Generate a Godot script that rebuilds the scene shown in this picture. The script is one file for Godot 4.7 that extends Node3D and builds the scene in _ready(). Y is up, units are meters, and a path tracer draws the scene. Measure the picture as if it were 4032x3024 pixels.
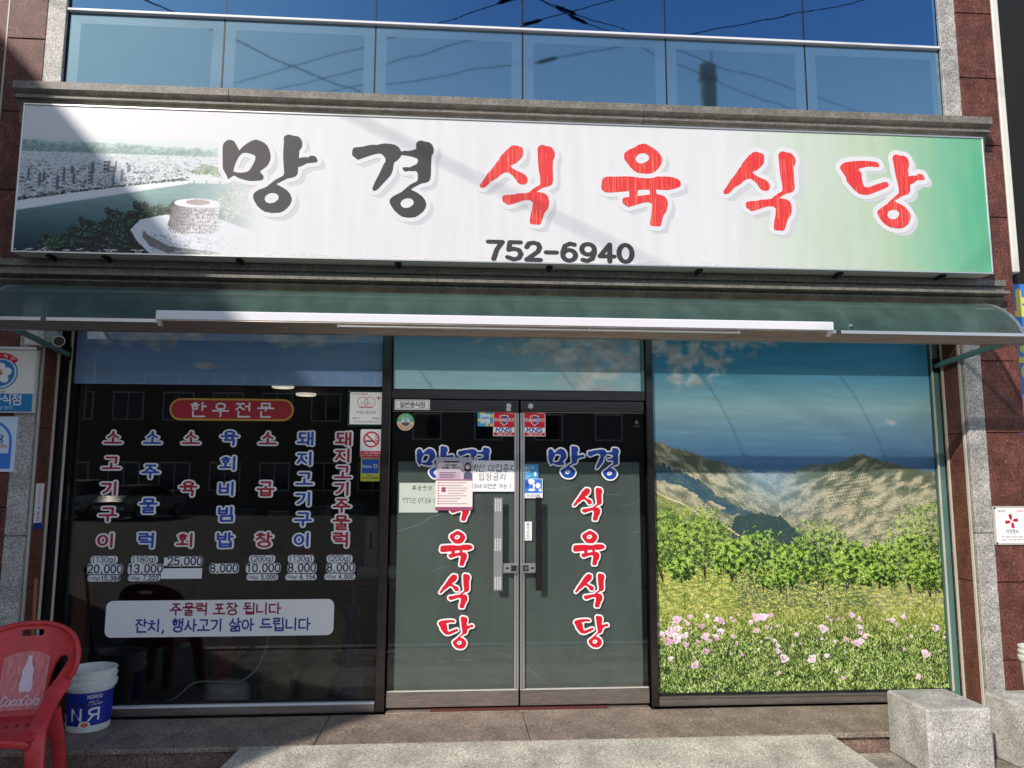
extends Node3D
# A Korean butcher's restaurant: ground-floor shopfront, signboard, awning, first-floor glazing, and the street in front of it that its glass mirrors.
# x runs along the facade (0 = where the two door leaves meet), z out of it (0 = shop glass), y up from the street.

const WALL := 0.32           # front plane of the granite facing
var M := {}                  # materials
var rng := RandomNumberGenerator.new()
var taken := {}

func _ready() -> void:
	rng.seed = 7
	# ---------- camera ----------
	var cam := Camera3D.new()
	cam.name = "camera"
	cam.position = Vector3(-0.455, 1.764, 5.547)
	cam.rotation_degrees = Vector3(7.18, -4.126, 0.12)
	cam.fov = 53.49
	cam.near = 0.05
	cam.far = 400.0
	add_child(cam)
	cam.current = true
	# ---------- sky, sun, exposure ----------
	var sm := ProceduralSkyMaterial.new()
	sm.sky_top_color = Color(0.26, 0.36, 0.52)
	sm.sky_horizon_color = Color(0.86, 0.92, 0.97)
	sm.sky_curve = 0.26
	sm.sky_energy_multiplier = 1.3
	sm.ground_bottom_color = Color(0.16, 0.16, 0.16)
	sm.ground_horizon_color = Color(0.3, 0.31, 0.32)
	sm.sun_angle_max = 60.0
	sm.sun_curve = 0.36
	var sky := Sky.new()
	sky.sky_material = sm
	var env := Environment.new()
	env.background_mode = Environment.BG_SKY
	env.sky = sky
	env.tonemap_mode = Environment.TONE_MAPPER_LINEAR
	env.tonemap_exposure = 1.0
	env.sdfgi_enabled = true
	env.ssao_enabled = true
	env.ssil_enabled = true
	var we := WorldEnvironment.new()
	we.name = "world_environment"
	we.environment = env
	add_child(we)
	var sun := DirectionalLight3D.new()
	sun.name = "sun"
	sun.light_color = Color(1.0, 0.965, 0.92)
	sun.light_energy = 1.38
	sun.light_angular_distance = 0.53
	sun.shadow_enabled = true
	add_child(sun)
	sun.look_at_from_position(Vector3(-7.8, 8.7, 10.0), Vector3.ZERO, Vector3.UP)

	materials()
	setting()
	building()
	shop_front()
	signboard()
	awning()
	menu()
	stickers()
	wall_signs()
	street_furniture()
	interior()
	opposite_side()

# =====================================================================
# nodes
# =====================================================================
func numbered(called: String) -> String:
	if not taken.has(called):
		taken[called] = 0
		return called
	taken[called] += 1
	return "%s_%03d" % [called, taken[called]]

func thing(called: String, label: String, category: String, at := Vector3.ZERO, turn := 0.0, group := "") -> Node3D:
	var o := Node3D.new()
	o.name = numbered(called)
	add_child(o)
	o.position = at
	o.rotation.y = turn
	tag(o, label, category, group)
	return o

func tag(o: Node, label: String, category: String, group := "") -> void:
	o.set_meta("label", label)
	o.set_meta("category", category)
	if group:
		o.set_meta("group", group)

func structure(called: String) -> Node3D:
	var o := Node3D.new()
	o.name = numbered(called)
	add_child(o)
	o.set_meta("kind", "structure")
	return o

func put(parent: Node, called: String, mesh: Mesh, mat: Material = null, at := Vector3.ZERO) -> MeshInstance3D:
	var o := MeshInstance3D.new()
	o.name = called
	o.mesh = mesh
	if mat:
		o.material_override = mat
	o.position = at
	o.cast_shadow = GeometryInstance3D.SHADOW_CASTING_SETTING_ON
	parent.add_child(o, true)
	return o

func part(parent: Node, called: String, st: SurfaceTool, mat: Material, at := Vector3.ZERO) -> MeshInstance3D:
	return put(parent, called, st.commit(), mat, at)

# =====================================================================
# shapes
# =====================================================================
func begin() -> SurfaceTool:
	var st := SurfaceTool.new()
	st.begin(Mesh.PRIMITIVE_TRIANGLES)
	return st

func tri(st: SurfaceTool, a: Vector3, b: Vector3, c: Vector3, na: Vector3, nb: Vector3, nc: Vector3) -> void:      # one triangle, turned to face the side its normals point to
	var turned := (b - a).cross(c - a).dot(na + nb + nc) > 0.0
	st.set_normal(na)
	st.add_vertex(a)
	st.set_normal(nc if turned else nb)
	st.add_vertex(c if turned else b)
	st.set_normal(nb if turned else nc)
	st.add_vertex(b if turned else c)

func face(st: SurfaceTool, pts: Array, n := Vector3.ZERO) -> void:      # a flat convex polygon, points clockwise seen from outside
	var nn := n
	if nn == Vector3.ZERO:
		nn = (pts[2] - pts[0]).cross(pts[1] - pts[0]).normalized()
	for i in range(1, pts.size() - 1):
		tri(st, pts[0], pts[i], pts[i + 1], nn, nn, nn)

func box(st: SurfaceTool, lo: Vector3, hi: Vector3, bevel := 0.0) -> void:
	var c := (lo + hi) / 2.0
	var h := (hi - lo) / 2.0
	var b := minf(bevel, minf(h.x, minf(h.y, h.z)) * 0.9)
	var axes := [Vector3(1, 0, 0), Vector3(0, 1, 0), Vector3(0, 0, 1)]
	for a in 3:
		var u: Vector3 = axes[(a + 1) % 3]
		var v: Vector3 = axes[(a + 2) % 3]
		var hu: float = h[(a + 1) % 3] - b
		var hv: float = h[(a + 2) % 3] - b
		for s in [-1.0, 1.0]:
			var n: Vector3 = axes[a] * s
			var p: Vector3 = c + axes[a] * (h[a] * s)
			face(st, [p - u * hu - v * hv, p - u * hu + v * hv, p + u * hu + v * hv, p + u * hu - v * hv], n)
	if b <= 0.0:
		return
	for a in 3:
		var i := (a + 1) % 3
		var j := (a + 2) % 3
		for s in [-1.0, 1.0]:
			for t in [-1.0, 1.0]:
				var e: Vector3 = axes[a] * (h[a] - b)
				var p1: Vector3 = c + axes[i] * (h[i] * s) + axes[j] * ((h[j] - b) * t)
				var p2: Vector3 = c + axes[i] * ((h[i] - b) * s) + axes[j] * (h[j] * t)
				face(st, [p1 - e, p1 + e, p2 + e, p2 - e], (axes[i] * s + axes[j] * t).normalized())
	for s in [-1.0, 1.0]:
		for t in [-1.0, 1.0]:
			for w in [-1.0, 1.0]:
				var k := Vector3(s, t, w)
				var pa := c + Vector3(h.x * s, (h.y - b) * t, (h.z - b) * w)
				var pb := c + Vector3((h.x - b) * s, h.y * t, (h.z - b) * w)
				var pc := c + Vector3((h.x - b) * s, (h.y - b) * t, h.z * w)
				face(st, [pa, pb, pc], k.normalized())

func boxed(lo: Vector3, hi: Vector3, bevel := 0.0) -> SurfaceTool:
	var st := begin()
	box(st, lo, hi, bevel)
	return st

func tube(st: SurfaceTool, pts: Array, r: Variant, sides := 8) -> void:
	var rings := []
	var up := Vector3.UP
	for i in pts.size():
		var d: Vector3 = (pts[mini(i + 1, pts.size() - 1)] - pts[maxi(i - 1, 0)]).normalized()
		var a := d.cross(up)
		if a.length() < 0.05:
			a = d.cross(Vector3.RIGHT)
		a = a.normalized()
		var b := d.cross(a).normalized()
		var rad: float = r[i] if r is Array else r
		var ring := []
		for k in sides:
			var t := TAU * k / sides
			ring.append([pts[i] + (a * cos(t) + b * sin(t)) * rad, a * cos(t) + b * sin(t)])
		rings.append(ring)
	for i in rings.size() - 1:
		for k in sides:
			var q := [rings[i][k], rings[i][(k + 1) % sides], rings[i + 1][(k + 1) % sides], rings[i + 1][k]]
			tri(st, q[0][0], q[1][0], q[2][0], q[0][1], q[1][1], q[2][1])
			tri(st, q[0][0], q[2][0], q[3][0], q[0][1], q[2][1], q[3][1])
	for e in [0, rings.size() - 1]:
		var poly := []
		for k in sides:
			poly.append(rings[e][k][0])
		var n: Vector3 = (pts[0] - pts[1]).normalized() if e == 0 else (pts[-1] - pts[-2]).normalized()
		face(st, poly, n)

func lathe(st: SurfaceTool, profile: Array, sides := 32, c := Vector3.ZERO) -> void:     # profile of (radius, height)
	for i in profile.size() - 1:
		var a: Vector2 = profile[i]
		var b: Vector2 = profile[i + 1]
		var d := (b - a).normalized()
		for k in sides:
			var t0 := TAU * k / sides
			var t1 := TAU * (k + 1) / sides
			var v := []
			for m in [[a, t0], [b, t0], [b, t1], [a, t1]]:
				var ct := cos(m[1])
				var sn := sin(m[1])
				v.append([c + Vector3(ct * m[0].x, m[0].y, sn * m[0].x), Vector3(ct * d.y, -d.x, sn * d.y).normalized()])
			tri(st, v[0][0], v[1][0], v[2][0], v[0][1], v[1][1], v[2][1])
			tri(st, v[0][0], v[2][0], v[3][0], v[0][1], v[2][1], v[3][1])

func along_x(st: SurfaceTool, profile: Array, x0: float, x1: float) -> void:             # a closed (z, y) outline swept along x
	var pv := PackedVector2Array(profile)
	if Geometry2D.is_polygon_clockwise(pv):
		pv.reverse()
	var n := pv.size()
	for i in n:
		var a := pv[i]
		var b := pv[(i + 1) % n]
		var d := (b - a).normalized()
		face(st, [Vector3(x0, a.y, a.x), Vector3(x1, a.y, a.x), Vector3(x1, b.y, b.x), Vector3(x0, b.y, b.x)], Vector3(0, -d.x, d.y))
	var idx := Geometry2D.triangulate_polygon(pv)
	for e in [[x0, -1.0], [x1, 1.0]]:
		for i in range(0, idx.size(), 3):
			var q := []
			for k in 3:
				var p := pv[idx[i + k]]
				q.append(Vector3(e[0], p.y, p.x))
			face(st, q, Vector3(e[1], 0, 0))

func triangles(outer: PackedVector2Array, holes: Array) -> PackedVector2Array:           # triangles of a polygon with holes: cut through each hole, then clip
	var out := PackedVector2Array()
	var pieces := []
	if holes.is_empty():
		pieces = [outer]
	else:
		var lo := outer[0]
		var hi := outer[0]
		for p in outer:
			lo = lo.min(p)
			hi = hi.max(p)
		var cuts := [lo.x - 1.0, hi.x + 1.0]
		for h in holes:
			var m := 0.0
			for p in h:
				m += p.x / h.size()
			cuts.append(m)
		cuts.sort()
		for i in cuts.size() - 1:
			if cuts[i + 1] - cuts[i] < 0.01:
				continue
			var slab := PackedVector2Array([Vector2(cuts[i], lo.y - 1), Vector2(cuts[i + 1], lo.y - 1), Vector2(cuts[i + 1], hi.y + 1), Vector2(cuts[i], hi.y + 1)])
			var here := Array(Geometry2D.intersect_polygons(outer, slab))
			for h in holes:
				var next := []
				for p in here:
					next.append_array(Geometry2D.clip_polygons(p, h))
				here = next
			pieces.append_array(here)
	for p in pieces:
		for i in Geometry2D.triangulate_polygon(p):
			out.append(p[i])
	return out

func rounded(w: float, h: float, r: float, steps := 5) -> PackedVector2Array:             # rounded rectangle about the origin
	var out := PackedVector2Array()
	for c in [[w / 2 - r, h / 2 - r, 0.0], [-w / 2 + r, h / 2 - r, 0.25], [-w / 2 + r, -h / 2 + r, 0.5], [w / 2 - r, -h / 2 + r, 0.75]]:
		for k in steps + 1:
			var t: float = TAU * (c[2] + 0.25 * k / steps)
			out.append(Vector2(c[0] + cos(t) * r, c[1] + sin(t) * r))
	return out

func sheet(parent: Node, called: String, outline: PackedVector2Array, at: Vector3, thick: float, mat: Material, holes := []) -> MeshInstance3D:   # a thin plate with an outline in metres (y up), front at at.z + thick
	var st := begin()
	var scaled := PackedVector2Array()
	for p in outline:
		scaled.append(p * 1000.0)
	var hs := []
	for h in holes:
		var q := PackedVector2Array()
		for p in h:
			q.append(p * 1000.0)
		hs.append(q)
	var tris := triangles(scaled, hs)
	for i in range(0, tris.size(), 3):
		var v := []
		for k in 3:
			v.append(Vector3(tris[i + k].x / 1000, tris[i + k].y / 1000, 0))
		var f := Vector3(0, 0, thick)
		face(st, [v[0] + f, v[1] + f, v[2] + f], Vector3(0, 0, 1))
		face(st, v, Vector3(0, 0, -1))
	for ring in [outline] + holes:
		for i in ring.size():
			var a: Vector2 = ring[i]
			var b: Vector2 = ring[(i + 1) % ring.size()]
			var d := (b - a).normalized()
			face(st, [Vector3(a.x, a.y, 0), Vector3(b.x, b.y, 0), Vector3(b.x, b.y, thick), Vector3(a.x, a.y, thick)], Vector3(d.y, -d.x, 0))
	return part(parent, called, st, mat, at)

func plate(parent: Node, called: String, w: float, h: float, r: float, at: Vector3, thick: float, mat: Material) -> MeshInstance3D:
	var outline := rounded(w, h, r) if r > 0 else PackedVector2Array([Vector2(-w / 2, -h / 2), Vector2(w / 2, -h / 2), Vector2(w / 2, h / 2), Vector2(-w / 2, h / 2)])
	return sheet(parent, called, outline, at, thick, mat)

func printed(parent: Node, called: String, x0: float, y0: float, x1: float, y1: float, z: float, mat: Material) -> MeshInstance3D:   # a printed film: one face with its own 0..1 coordinates
	var st := begin()
	var v := [[Vector3(x0, y0, z), Vector2(0, 1)], [Vector3(x0, y1, z), Vector2(0, 0)], [Vector3(x1, y1, z), Vector2(1, 0)], [Vector3(x1, y0, z), Vector2(1, 1)]]
	for i in [0, 1, 2, 0, 2, 3]:
		st.set_normal(Vector3(0, 0, 1))
		st.set_uv(v[i][1])
		st.add_vertex(v[i][0])
	return part(parent, called, st, mat)

# =====================================================================
# lettering: strokes of hangul letters composed into syllables, and a plain stroke alphabet
# =====================================================================
const LEAD := "ㄱㄲㄴㄷㄸㄹㅁㅂㅃㅅㅆㅇㅈㅉㅊㅋㅌㅍㅎ"
const TAIL := " ㄱㄲㄳㄴㄵㄶㄷㄹㄺㄻㄼㄽㄾㄿㅀㅁㅂㅄㅅㅆㅇㅈㅊㅋㅌㅍㅎ"
const VOWEL := "ㅏㅐㅑㅒㅓㅔㅕㅖㅗㅘㅙㅚㅛㅜㅝㅞㅟㅠㅡㅢㅣ"

func ring(cx: float, cy: float, rx: float, ry: float, n := 20) -> Array:
	var p := []
	for k in n:
		p.append(Vector2(cx + cos(TAU * k / n) * rx, cy + sin(TAU * k / n) * ry))
	return [p, true]

func line(a: Array) -> Array:
	var p := []
	for i in range(0, a.size(), 2):
		p.append(Vector2(a[i], a[i + 1]))
	return [p, false]

func consonant(c: String, side := false) -> Array:       # strokes in a unit box, y down; side = written beside an upright vowel
	match c:
		"ㄱ": return [line([0, 0.02, 0.96, 0.02, 0.86, 0.45, 0.6, 0.78, 0.2, 1.0])] if side else [line([0, 0.05, 0.97, 0.05, 0.93, 1.0])]
		"ㄴ": return [line([0.03, 0, 0.03, 0.95, 1, 0.93])]
		"ㄷ": return [line([0.97, 0.03, 0.03, 0.03, 0.03, 0.97, 1, 0.97])]
		"ㄹ": return [line([0, 0.02, 0.95, 0.02, 0.95, 0.48, 0.05, 0.48, 0.05, 0.97, 1, 0.97])]
		"ㅁ": return [[[Vector2(0.04, 0.04), Vector2(0.96, 0.04), Vector2(0.96, 0.96), Vector2(0.04, 0.96)], true]]
		"ㅂ": return [line([0.04, 0, 0.04, 0.96, 0.96, 0.96, 0.96, 0]), line([0.04, 0.5, 0.96, 0.5])]
		"ㅅ": return [line([0.52, 0, 0.4, 0.5, 0.02, 1]), line([0.46, 0.38, 0.66, 0.72, 1, 0.98])]
		"ㅇ": return [ring(0.5, 0.5, 0.48, 0.48)]
		"ㅈ": return [line([0.04, 0.05, 0.96, 0.05]), line([0.52, 0.05, 0.4, 0.55, 0.02, 1]), line([0.46, 0.45, 0.66, 0.76, 1, 0.98])]
		"ㅊ": return [line([0.32, 0, 0.68, 0]), line([0.04, 0.28, 0.96, 0.28]), line([0.52, 0.28, 0.4, 0.66, 0.02, 1]), line([0.46, 0.58, 0.66, 0.82, 1, 0.98])]
		"ㅋ": return [line([0, 0.05, 0.97, 0.05, 0.9, 1.0]), line([0.05, 0.5, 0.95, 0.48])]
		"ㅌ": return [line([0.97, 0.03, 0.03, 0.03, 0.03, 0.97, 1, 0.97]), line([0.05, 0.5, 0.95, 0.5])]
		"ㅍ": return [line([0, 0.05, 1, 0.05]), line([0.28, 0.05, 0.32, 0.95]), line([0.72, 0.05, 0.68, 0.95]), line([0, 0.96, 1, 0.96])]
		"ㅎ": return [line([0.34, 0, 0.66, 0]), line([0.03, 0.27, 0.97, 0.27]), ring(0.5, 0.74, 0.31, 0.25)]
		"ㄲ", "ㄸ", "ㅃ", "ㅆ", "ㅉ": return pair({"ㄲ": "ㄱㄱ", "ㄸ": "ㄷㄷ", "ㅃ": "ㅂㅂ", "ㅆ": "ㅅㅅ", "ㅉ": "ㅈㅈ"}[c])
		"ㄻ": return pair("ㄹㅁ")
		"ㄺ": return pair("ㄹㄱ")
		"ㄼ": return pair("ㄹㅂ")
		"ㅄ": return pair("ㅂㅅ")
		"ㄶ": return pair("ㄴㅎ")
	return []

func pair(two: String) -> Array:
	return into(consonant(two[0]), 0, 0, 0.43, 1) + into(consonant(two[1]), 0.57, 0, 1, 1)

func into(strokes: Array, x0: float, y0: float, x1: float, y1: float) -> Array:
	var out := []
	for s in strokes:
		var p := []
		for q in s[0]:
			p.append(Vector2(lerpf(x0, x1, q.x), lerpf(y0, y1, q.y)))
		out.append([p, s[1]])
	return out

func upright(v: String) -> Array:
	match v:
		"ㅏ": return [line([0.4, 0, 0.4, 1]), line([0.4, 0.48, 1, 0.48])]
		"ㅐ": return [line([0.2, 0.03, 0.2, 0.97]), line([0.8, 0, 0.8, 1]), line([0.2, 0.5, 0.8, 0.5])]
		"ㅑ": return [line([0.4, 0, 0.4, 1]), line([0.4, 0.34, 1, 0.34]), line([0.4, 0.62, 1, 0.62])]
		"ㅓ": return [line([0.7, 0, 0.7, 1]), line([0.05, 0.45, 0.7, 0.45])]
		"ㅔ": return [line([0.45, 0.03, 0.45, 0.97]), line([0.95, 0, 0.95, 1]), line([0.0, 0.5, 0.45, 0.5])]
		"ㅕ": return [line([0.7, 0, 0.7, 1]), line([0.05, 0.3, 0.7, 0.3]), line([0.05, 0.6, 0.7, 0.6])]
		"ㅣ": return [line([0.55, 0, 0.55, 1])]
	return [line([0.55, 0, 0.55, 1])]

func lying(v: String) -> Array:
	match v:
		"ㅗ": return [line([0, 0.9, 1, 0.9]), line([0.5, 0.1, 0.5, 0.9])]
		"ㅛ": return [line([0, 0.9, 1, 0.9]), line([0.33, 0.1, 0.33, 0.9]), line([0.67, 0.1, 0.67, 0.9])]
		"ㅜ": return [line([0, 0.12, 1, 0.12]), line([0.5, 0.12, 0.5, 1])]
		"ㅠ": return [line([0, 0.12, 1, 0.12]), line([0.32, 0.12, 0.3, 1]), line([0.68, 0.12, 0.68, 1])]
	return [line([0, 0.5, 1, 0.5])]

func syllable(ch: String) -> Array:
	var code := ch.unicode_at(0) - 0xAC00
	if code < 0 or code > 11171:
		return []
	var lead := LEAD[code / 588]
	var vowel := VOWEL[(code % 588) / 28]
	var tail := TAIL[code % 28]
	var has_tail := tail != " "
	var out := []
	var both: Dictionary = {"ㅘ": "ㅗㅏ", "ㅙ": "ㅗㅐ", "ㅚ": "ㅗㅣ", "ㅝ": "ㅜㅓ", "ㅞ": "ㅜㅔ", "ㅟ": "ㅜㅣ", "ㅢ": "ㅡㅣ"}
	if both.has(vowel):
		var two: String = both[vowel]
		var wide := two[1] in "ㅐㅔ"
		var xs := 0.56 if wide else 0.66
		if has_tail:
			out += into(consonant(lead), 0.1, 0.0, xs - 0.12, 0.28) + into(lying(two[0]), 0.0, 0.3, xs - 0.02, 0.52) + into(upright(two[1]), xs + 0.02, 0, 1.0, 0.6) + into(consonant(tail), 0.2, 0.68, 0.9, 1)
		else:
			out += into(consonant(lead), 0.1, 0.06, xs - 0.1, 0.46) + into(lying(two[0]), 0.0, 0.5, xs - 0.02, 0.86) + into(upright(two[1]), xs + 0.02, 0, 1.0, 1.0)
	elif vowel in "ㅗㅛㅜㅠㅡ":
		if has_tail:
			out += into(consonant(lead), 0.22, -0.03, 0.78, 0.29) + into(lying(vowel), 0.0, 0.33, 1.0, 0.56) + into(consonant(tail), 0.2, 0.64, 0.8, 1.05)
		elif vowel in "ㅜㅠ":
			out += into(consonant(lead), 0.2, 0.0, 0.8, 0.46) + into(lying(vowel), 0.0, 0.52, 1.0, 1.0)
		else:
			out += into(consonant(lead), 0.2, 0.05, 0.8, 0.5) + into(lying(vowel), 0.0, 0.48, 1.0, 0.98)
	else:
		var w := 0.5 if vowel in "ㅐㅔ" else 0.56
		if has_tail:
			out += into(consonant(lead, true), 0.05, 0.0, w, 0.47) + into(upright(vowel), w + 0.06, -0.04, 1.0, 0.54) + into(consonant(tail), 0.18, 0.62, 0.92, 1.05)
		else:
			out += into(consonant(lead, true), 0.02, 0.12, w, 0.86) + into(upright(vowel), w + 0.06, 0, 1.0, 1.0)
	return out

func latin(c: String) -> Array:      # [advance width, strokes] in a box one high, y down
	var w := 0.58
	var s := []
	match c:
		"0": s = [ring(0.5, 0.5, 0.45, 0.5)]
		"1": s = [line([0.25, 0.18, 0.6, 0, 0.6, 1])]
		"2": s = [line([0.05, 0.27, 0.2, 0.05, 0.5, 0, 0.82, 0.07, 0.93, 0.28, 0.8, 0.52, 0.04, 1, 0.97, 1])]
		"3": s = [line([0.05, 0.15, 0.3, 0, 0.7, 0.02, 0.9, 0.24, 0.7, 0.46, 0.4, 0.48]), line([0.7, 0.46, 0.95, 0.72, 0.7, 0.98, 0.3, 1, 0.03, 0.83])]
		"4": s = [line([0.7, 1, 0.7, 0, 0.03, 0.7, 1, 0.7])]
		"5": s = [line([0.9, 0, 0.2, 0, 0.12, 0.45, 0.45, 0.38, 0.8, 0.45, 0.95, 0.68, 0.8, 0.93, 0.45, 1, 0.05, 0.88])]
		"6": s = [ring(0.5, 0.69, 0.43, 0.31), line([0.85, 0.06, 0.55, 0, 0.22, 0.14, 0.07, 0.5, 0.07, 0.69])]
		"7": s = [line([0.03, 0, 0.97, 0, 0.6, 0.45, 0.4, 1])]
		"8": s = [ring(0.5, 0.25, 0.38, 0.25), ring(0.5, 0.74, 0.45, 0.26)]
		"9": s = [ring(0.5, 0.31, 0.43, 0.31), line([0.15, 0.94, 0.45, 1, 0.78, 0.86, 0.93, 0.5, 0.93, 0.31])]
		"-":
			w = 0.5
			s = [line([0.1, 0.55, 0.9, 0.55])]
		",":
			w = 0.28
			s = [line([0.55, 0.93, 0.55, 1.02, 0.3, 1.16])]
		"(":
			w = 0.34
			s = [line([0.8, -0.1, 0.35, 0.2, 0.2, 0.5, 0.35, 0.85, 0.8, 1.12])]
		")":
			w = 0.34
			s = [line([0.2, -0.1, 0.65, 0.2, 0.8, 0.5, 0.65, 0.85, 0.2, 1.12])]
		"g": s = [ring(0.47, 0.65, 0.4, 0.32), line([0.9, 0.33, 0.9, 1.1, 0.7, 1.3, 0.3, 1.32, 0.1, 1.2])]
		"A": s = [line([0, 1, 0.5, 0, 1, 1]), line([0.2, 0.65, 0.8, 0.65])]
		"C": s = [line([0.95, 0.2, 0.7, 0, 0.35, 0, 0.08, 0.25, 0.03, 0.5, 0.08, 0.75, 0.35, 1, 0.7, 1, 0.95, 0.8])]
		"D": s = [line([0.05, 1, 0.05, 0, 0.5, 0, 0.85, 0.2, 0.97, 0.5, 0.85, 0.8, 0.5, 1, 0.05, 1])]
		"E": s = [line([0.95, 0, 0.05, 0, 0.05, 1, 0.95, 1]), line([0.05, 0.48, 0.85, 0.48])]
		"F": s = [line([0.95, 0, 0.05, 0, 0.05, 1]), line([0.05, 0.48, 0.85, 0.48])]
		"I":
			w = 0.25
			s = [line([0.5, 0, 0.5, 1])]
		"K": s = [line([0.05, 0, 0.05, 1]), line([0.95, 0, 0.05, 0.6]), line([0.35, 0.42, 0.98, 1])]
		"L": s = [line([0.05, 0, 0.05, 1, 0.95, 1])]
		"N": s = [line([0.05, 1, 0.05, 0, 0.95, 1, 0.95, 0])]
		"O": s = [ring(0.5, 0.5, 0.5, 0.5)]
		"P": s = [line([0.05, 1, 0.05, 0, 0.6, 0, 0.92, 0.12, 0.95, 0.3, 0.85, 0.48, 0.6, 0.55, 0.05, 0.55])]
		"R": s = [line([0.05, 1, 0.05, 0, 0.6, 0, 0.92, 0.12, 0.95, 0.3, 0.85, 0.46, 0.6, 0.53, 0.05, 0.53]), line([0.5, 0.53, 0.98, 1])]
		"S": s = [line([0.92, 0.18, 0.65, 0, 0.3, 0.0, 0.08, 0.15, 0.1, 0.36, 0.35, 0.46, 0.68, 0.53, 0.93, 0.68, 0.92, 0.86, 0.65, 1, 0.3, 1, 0.05, 0.83])]
		"T": s = [line([0, 0, 1, 0]), line([0.5, 0, 0.5, 1])]
		"U": s = [line([0.05, 0, 0.05, 0.7, 0.25, 0.96, 0.5, 1, 0.75, 0.96, 0.95, 0.7, 0.95, 0])]
		"V": s = [line([0, 0, 0.5, 1, 1, 0])]
		"a": s = [ring(0.45, 0.68, 0.4, 0.32), line([0.88, 0.36, 0.88, 1])]
		"c": s = [line([0.9, 0.48, 0.6, 0.36, 0.25, 0.42, 0.05, 0.68, 0.25, 0.95, 0.6, 1, 0.92, 0.88])]
		"e": s = [line([0.08, 0.66, 0.92, 0.64, 0.8, 0.42, 0.5, 0.36, 0.2, 0.45, 0.06, 0.68, 0.2, 0.93, 0.55, 1, 0.88, 0.9])]
		"l":
			w = 0.25
			s = [line([0.5, -0.05, 0.5, 1])]
		"n": s = [line([0.08, 0.36, 0.08, 1]), line([0.08, 0.55, 0.4, 0.36, 0.75, 0.38, 0.9, 0.55, 0.9, 1])]
		"o": s = [ring(0.5, 0.68, 0.44, 0.32)]
		"r":
			w = 0.4
			s = [line([0.1, 0.36, 0.1, 1]), line([0.1, 0.6, 0.5, 0.38, 0.9, 0.4])]
		"s": s = [line([0.88, 0.45, 0.5, 0.36, 0.12, 0.5, 0.5, 0.67, 0.9, 0.82, 0.5, 1, 0.08, 0.9])]
		"t":
			w = 0.4
			s = [line([0.45, 0.1, 0.45, 0.9, 0.9, 1]), line([0.05, 0.38, 0.9, 0.38])]
		"u": s = [line([0.08, 0.36, 0.08, 0.8, 0.3, 1, 0.65, 0.98, 0.9, 0.8]), line([0.9, 0.36, 0.9, 1])]
		"y": s = [line([0.05, 0.36, 0.5, 0.95]), line([0.95, 0.36, 0.5, 0.95, 0.25, 1.3])]
		"*": s = [line([0.5, 0.2, 0.5, 0.8]), line([0.1, 0.5, 0.9, 0.5])]
	return [w, s]

func stroke_shape(s: Array, pen: float, wide: float, grow: float) -> Array:     # [outline, holes] of one pen stroke in em units of 100
	var p := PackedVector2Array()
	for q in s[0]:
		p.append(Vector2(q.x * 100.0 / wide, q.y * 100.0))
	var outs: Array = []
	var holes := []
	if s[1]:
		outs = Array(Geometry2D.offset_polygon(p, pen * 50.0 + grow * 100.0, Geometry2D.JOIN_ROUND))
		var inner := Array(Geometry2D.offset_polygon(p, -(pen * 50.0 + grow * 100.0), Geometry2D.JOIN_ROUND))
		holes = inner
	else:
		for r in Geometry2D.offset_polyline(p, pen * 50.0 + grow * 100.0, Geometry2D.JOIN_ROUND, Geometry2D.END_ROUND):
			if Geometry2D.is_polygon_clockwise(r):
				holes.append(r)
			else:
				outs.append(r)
	if outs.is_empty():
		return []
	var fix := func(a):
		var b := PackedVector2Array()
		for i in a.size():
			var v := Vector2(a[i].x * wide, a[i].y)
			if b.is_empty() or b[b.size() - 1].distance_to(v) > 0.9:
				b.append(v)
		return b
	var hs := []
	for h in holes:
		var f: PackedVector2Array = fix.call(h)
		if f.size() > 2:
			hs.append(f)
	return [fix.call(outs[0]), hs]

func write(st: SurfaceTool, text: String, size: float, at: Vector3, pen := 0.1, wide := 1.0, spacing := 0.08, grow := 0.0, slant := 0.0, stretch := 1.0, mirror := false) -> void:   # text centred on at; size = letter height; pen relative to it
	var x := 0.0
	var placed := []
	for ch in text:
		if ch == " ":
			x += 0.45
			continue
		var adv := 0.95
		var strokes := syllable(ch)
		if strokes.is_empty():
			var l := latin(ch)
			adv = l[0] * stretch
			strokes = l[1]
		else:
			adv = 0.95 * stretch
		placed.append([x, adv, strokes])
		x += adv + spacing
	x -= spacing
	var lift := 0.0
	for g in placed:
		for s in g[2]:
			var sq := []
			for q in s[0]:
				sq.append(Vector2(q.x * g[1] + g[0] - x / 2.0 + (0.5 - q.y) * slant, q.y - 0.5))
			var shape := stroke_shape([sq, s[1]], pen, wide, grow)
			if shape.is_empty():
				continue
			var tris := triangles(shape[0], shape[1])
			for i in range(0, tris.size(), 3):
				var v := []
				for k in 3:
					var p := tris[i + k]
					var w := at + Vector3(p.x * (-1.0 if mirror else 1.0) * size / 100.0, -p.y * size / 100.0, lift)
					v.append(warp.call(w) if warp != null else w)
				var n: Vector3 = (v[1] - v[0]).cross(v[2] - v[0]).normalized()
				if n.length() > 0.5:
					face(st, v, n if n.z > 0 else -n)
			lift += 0.00006
			if lift > 0.0012:
				lift = 0.0

func lettering(parent: Node, called: String, text: String, size: float, at: Vector3, mat: Material, pen := 0.1, wide := 1.0, spacing := 0.08, slant := 0.0, stretch := 1.0, mirror := false) -> MeshInstance3D:
	var st := begin()
	write(st, text, size, Vector3.ZERO, pen, wide, spacing, 0.0, slant, stretch, mirror)
	return part(parent, called, st, mat, at)

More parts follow.
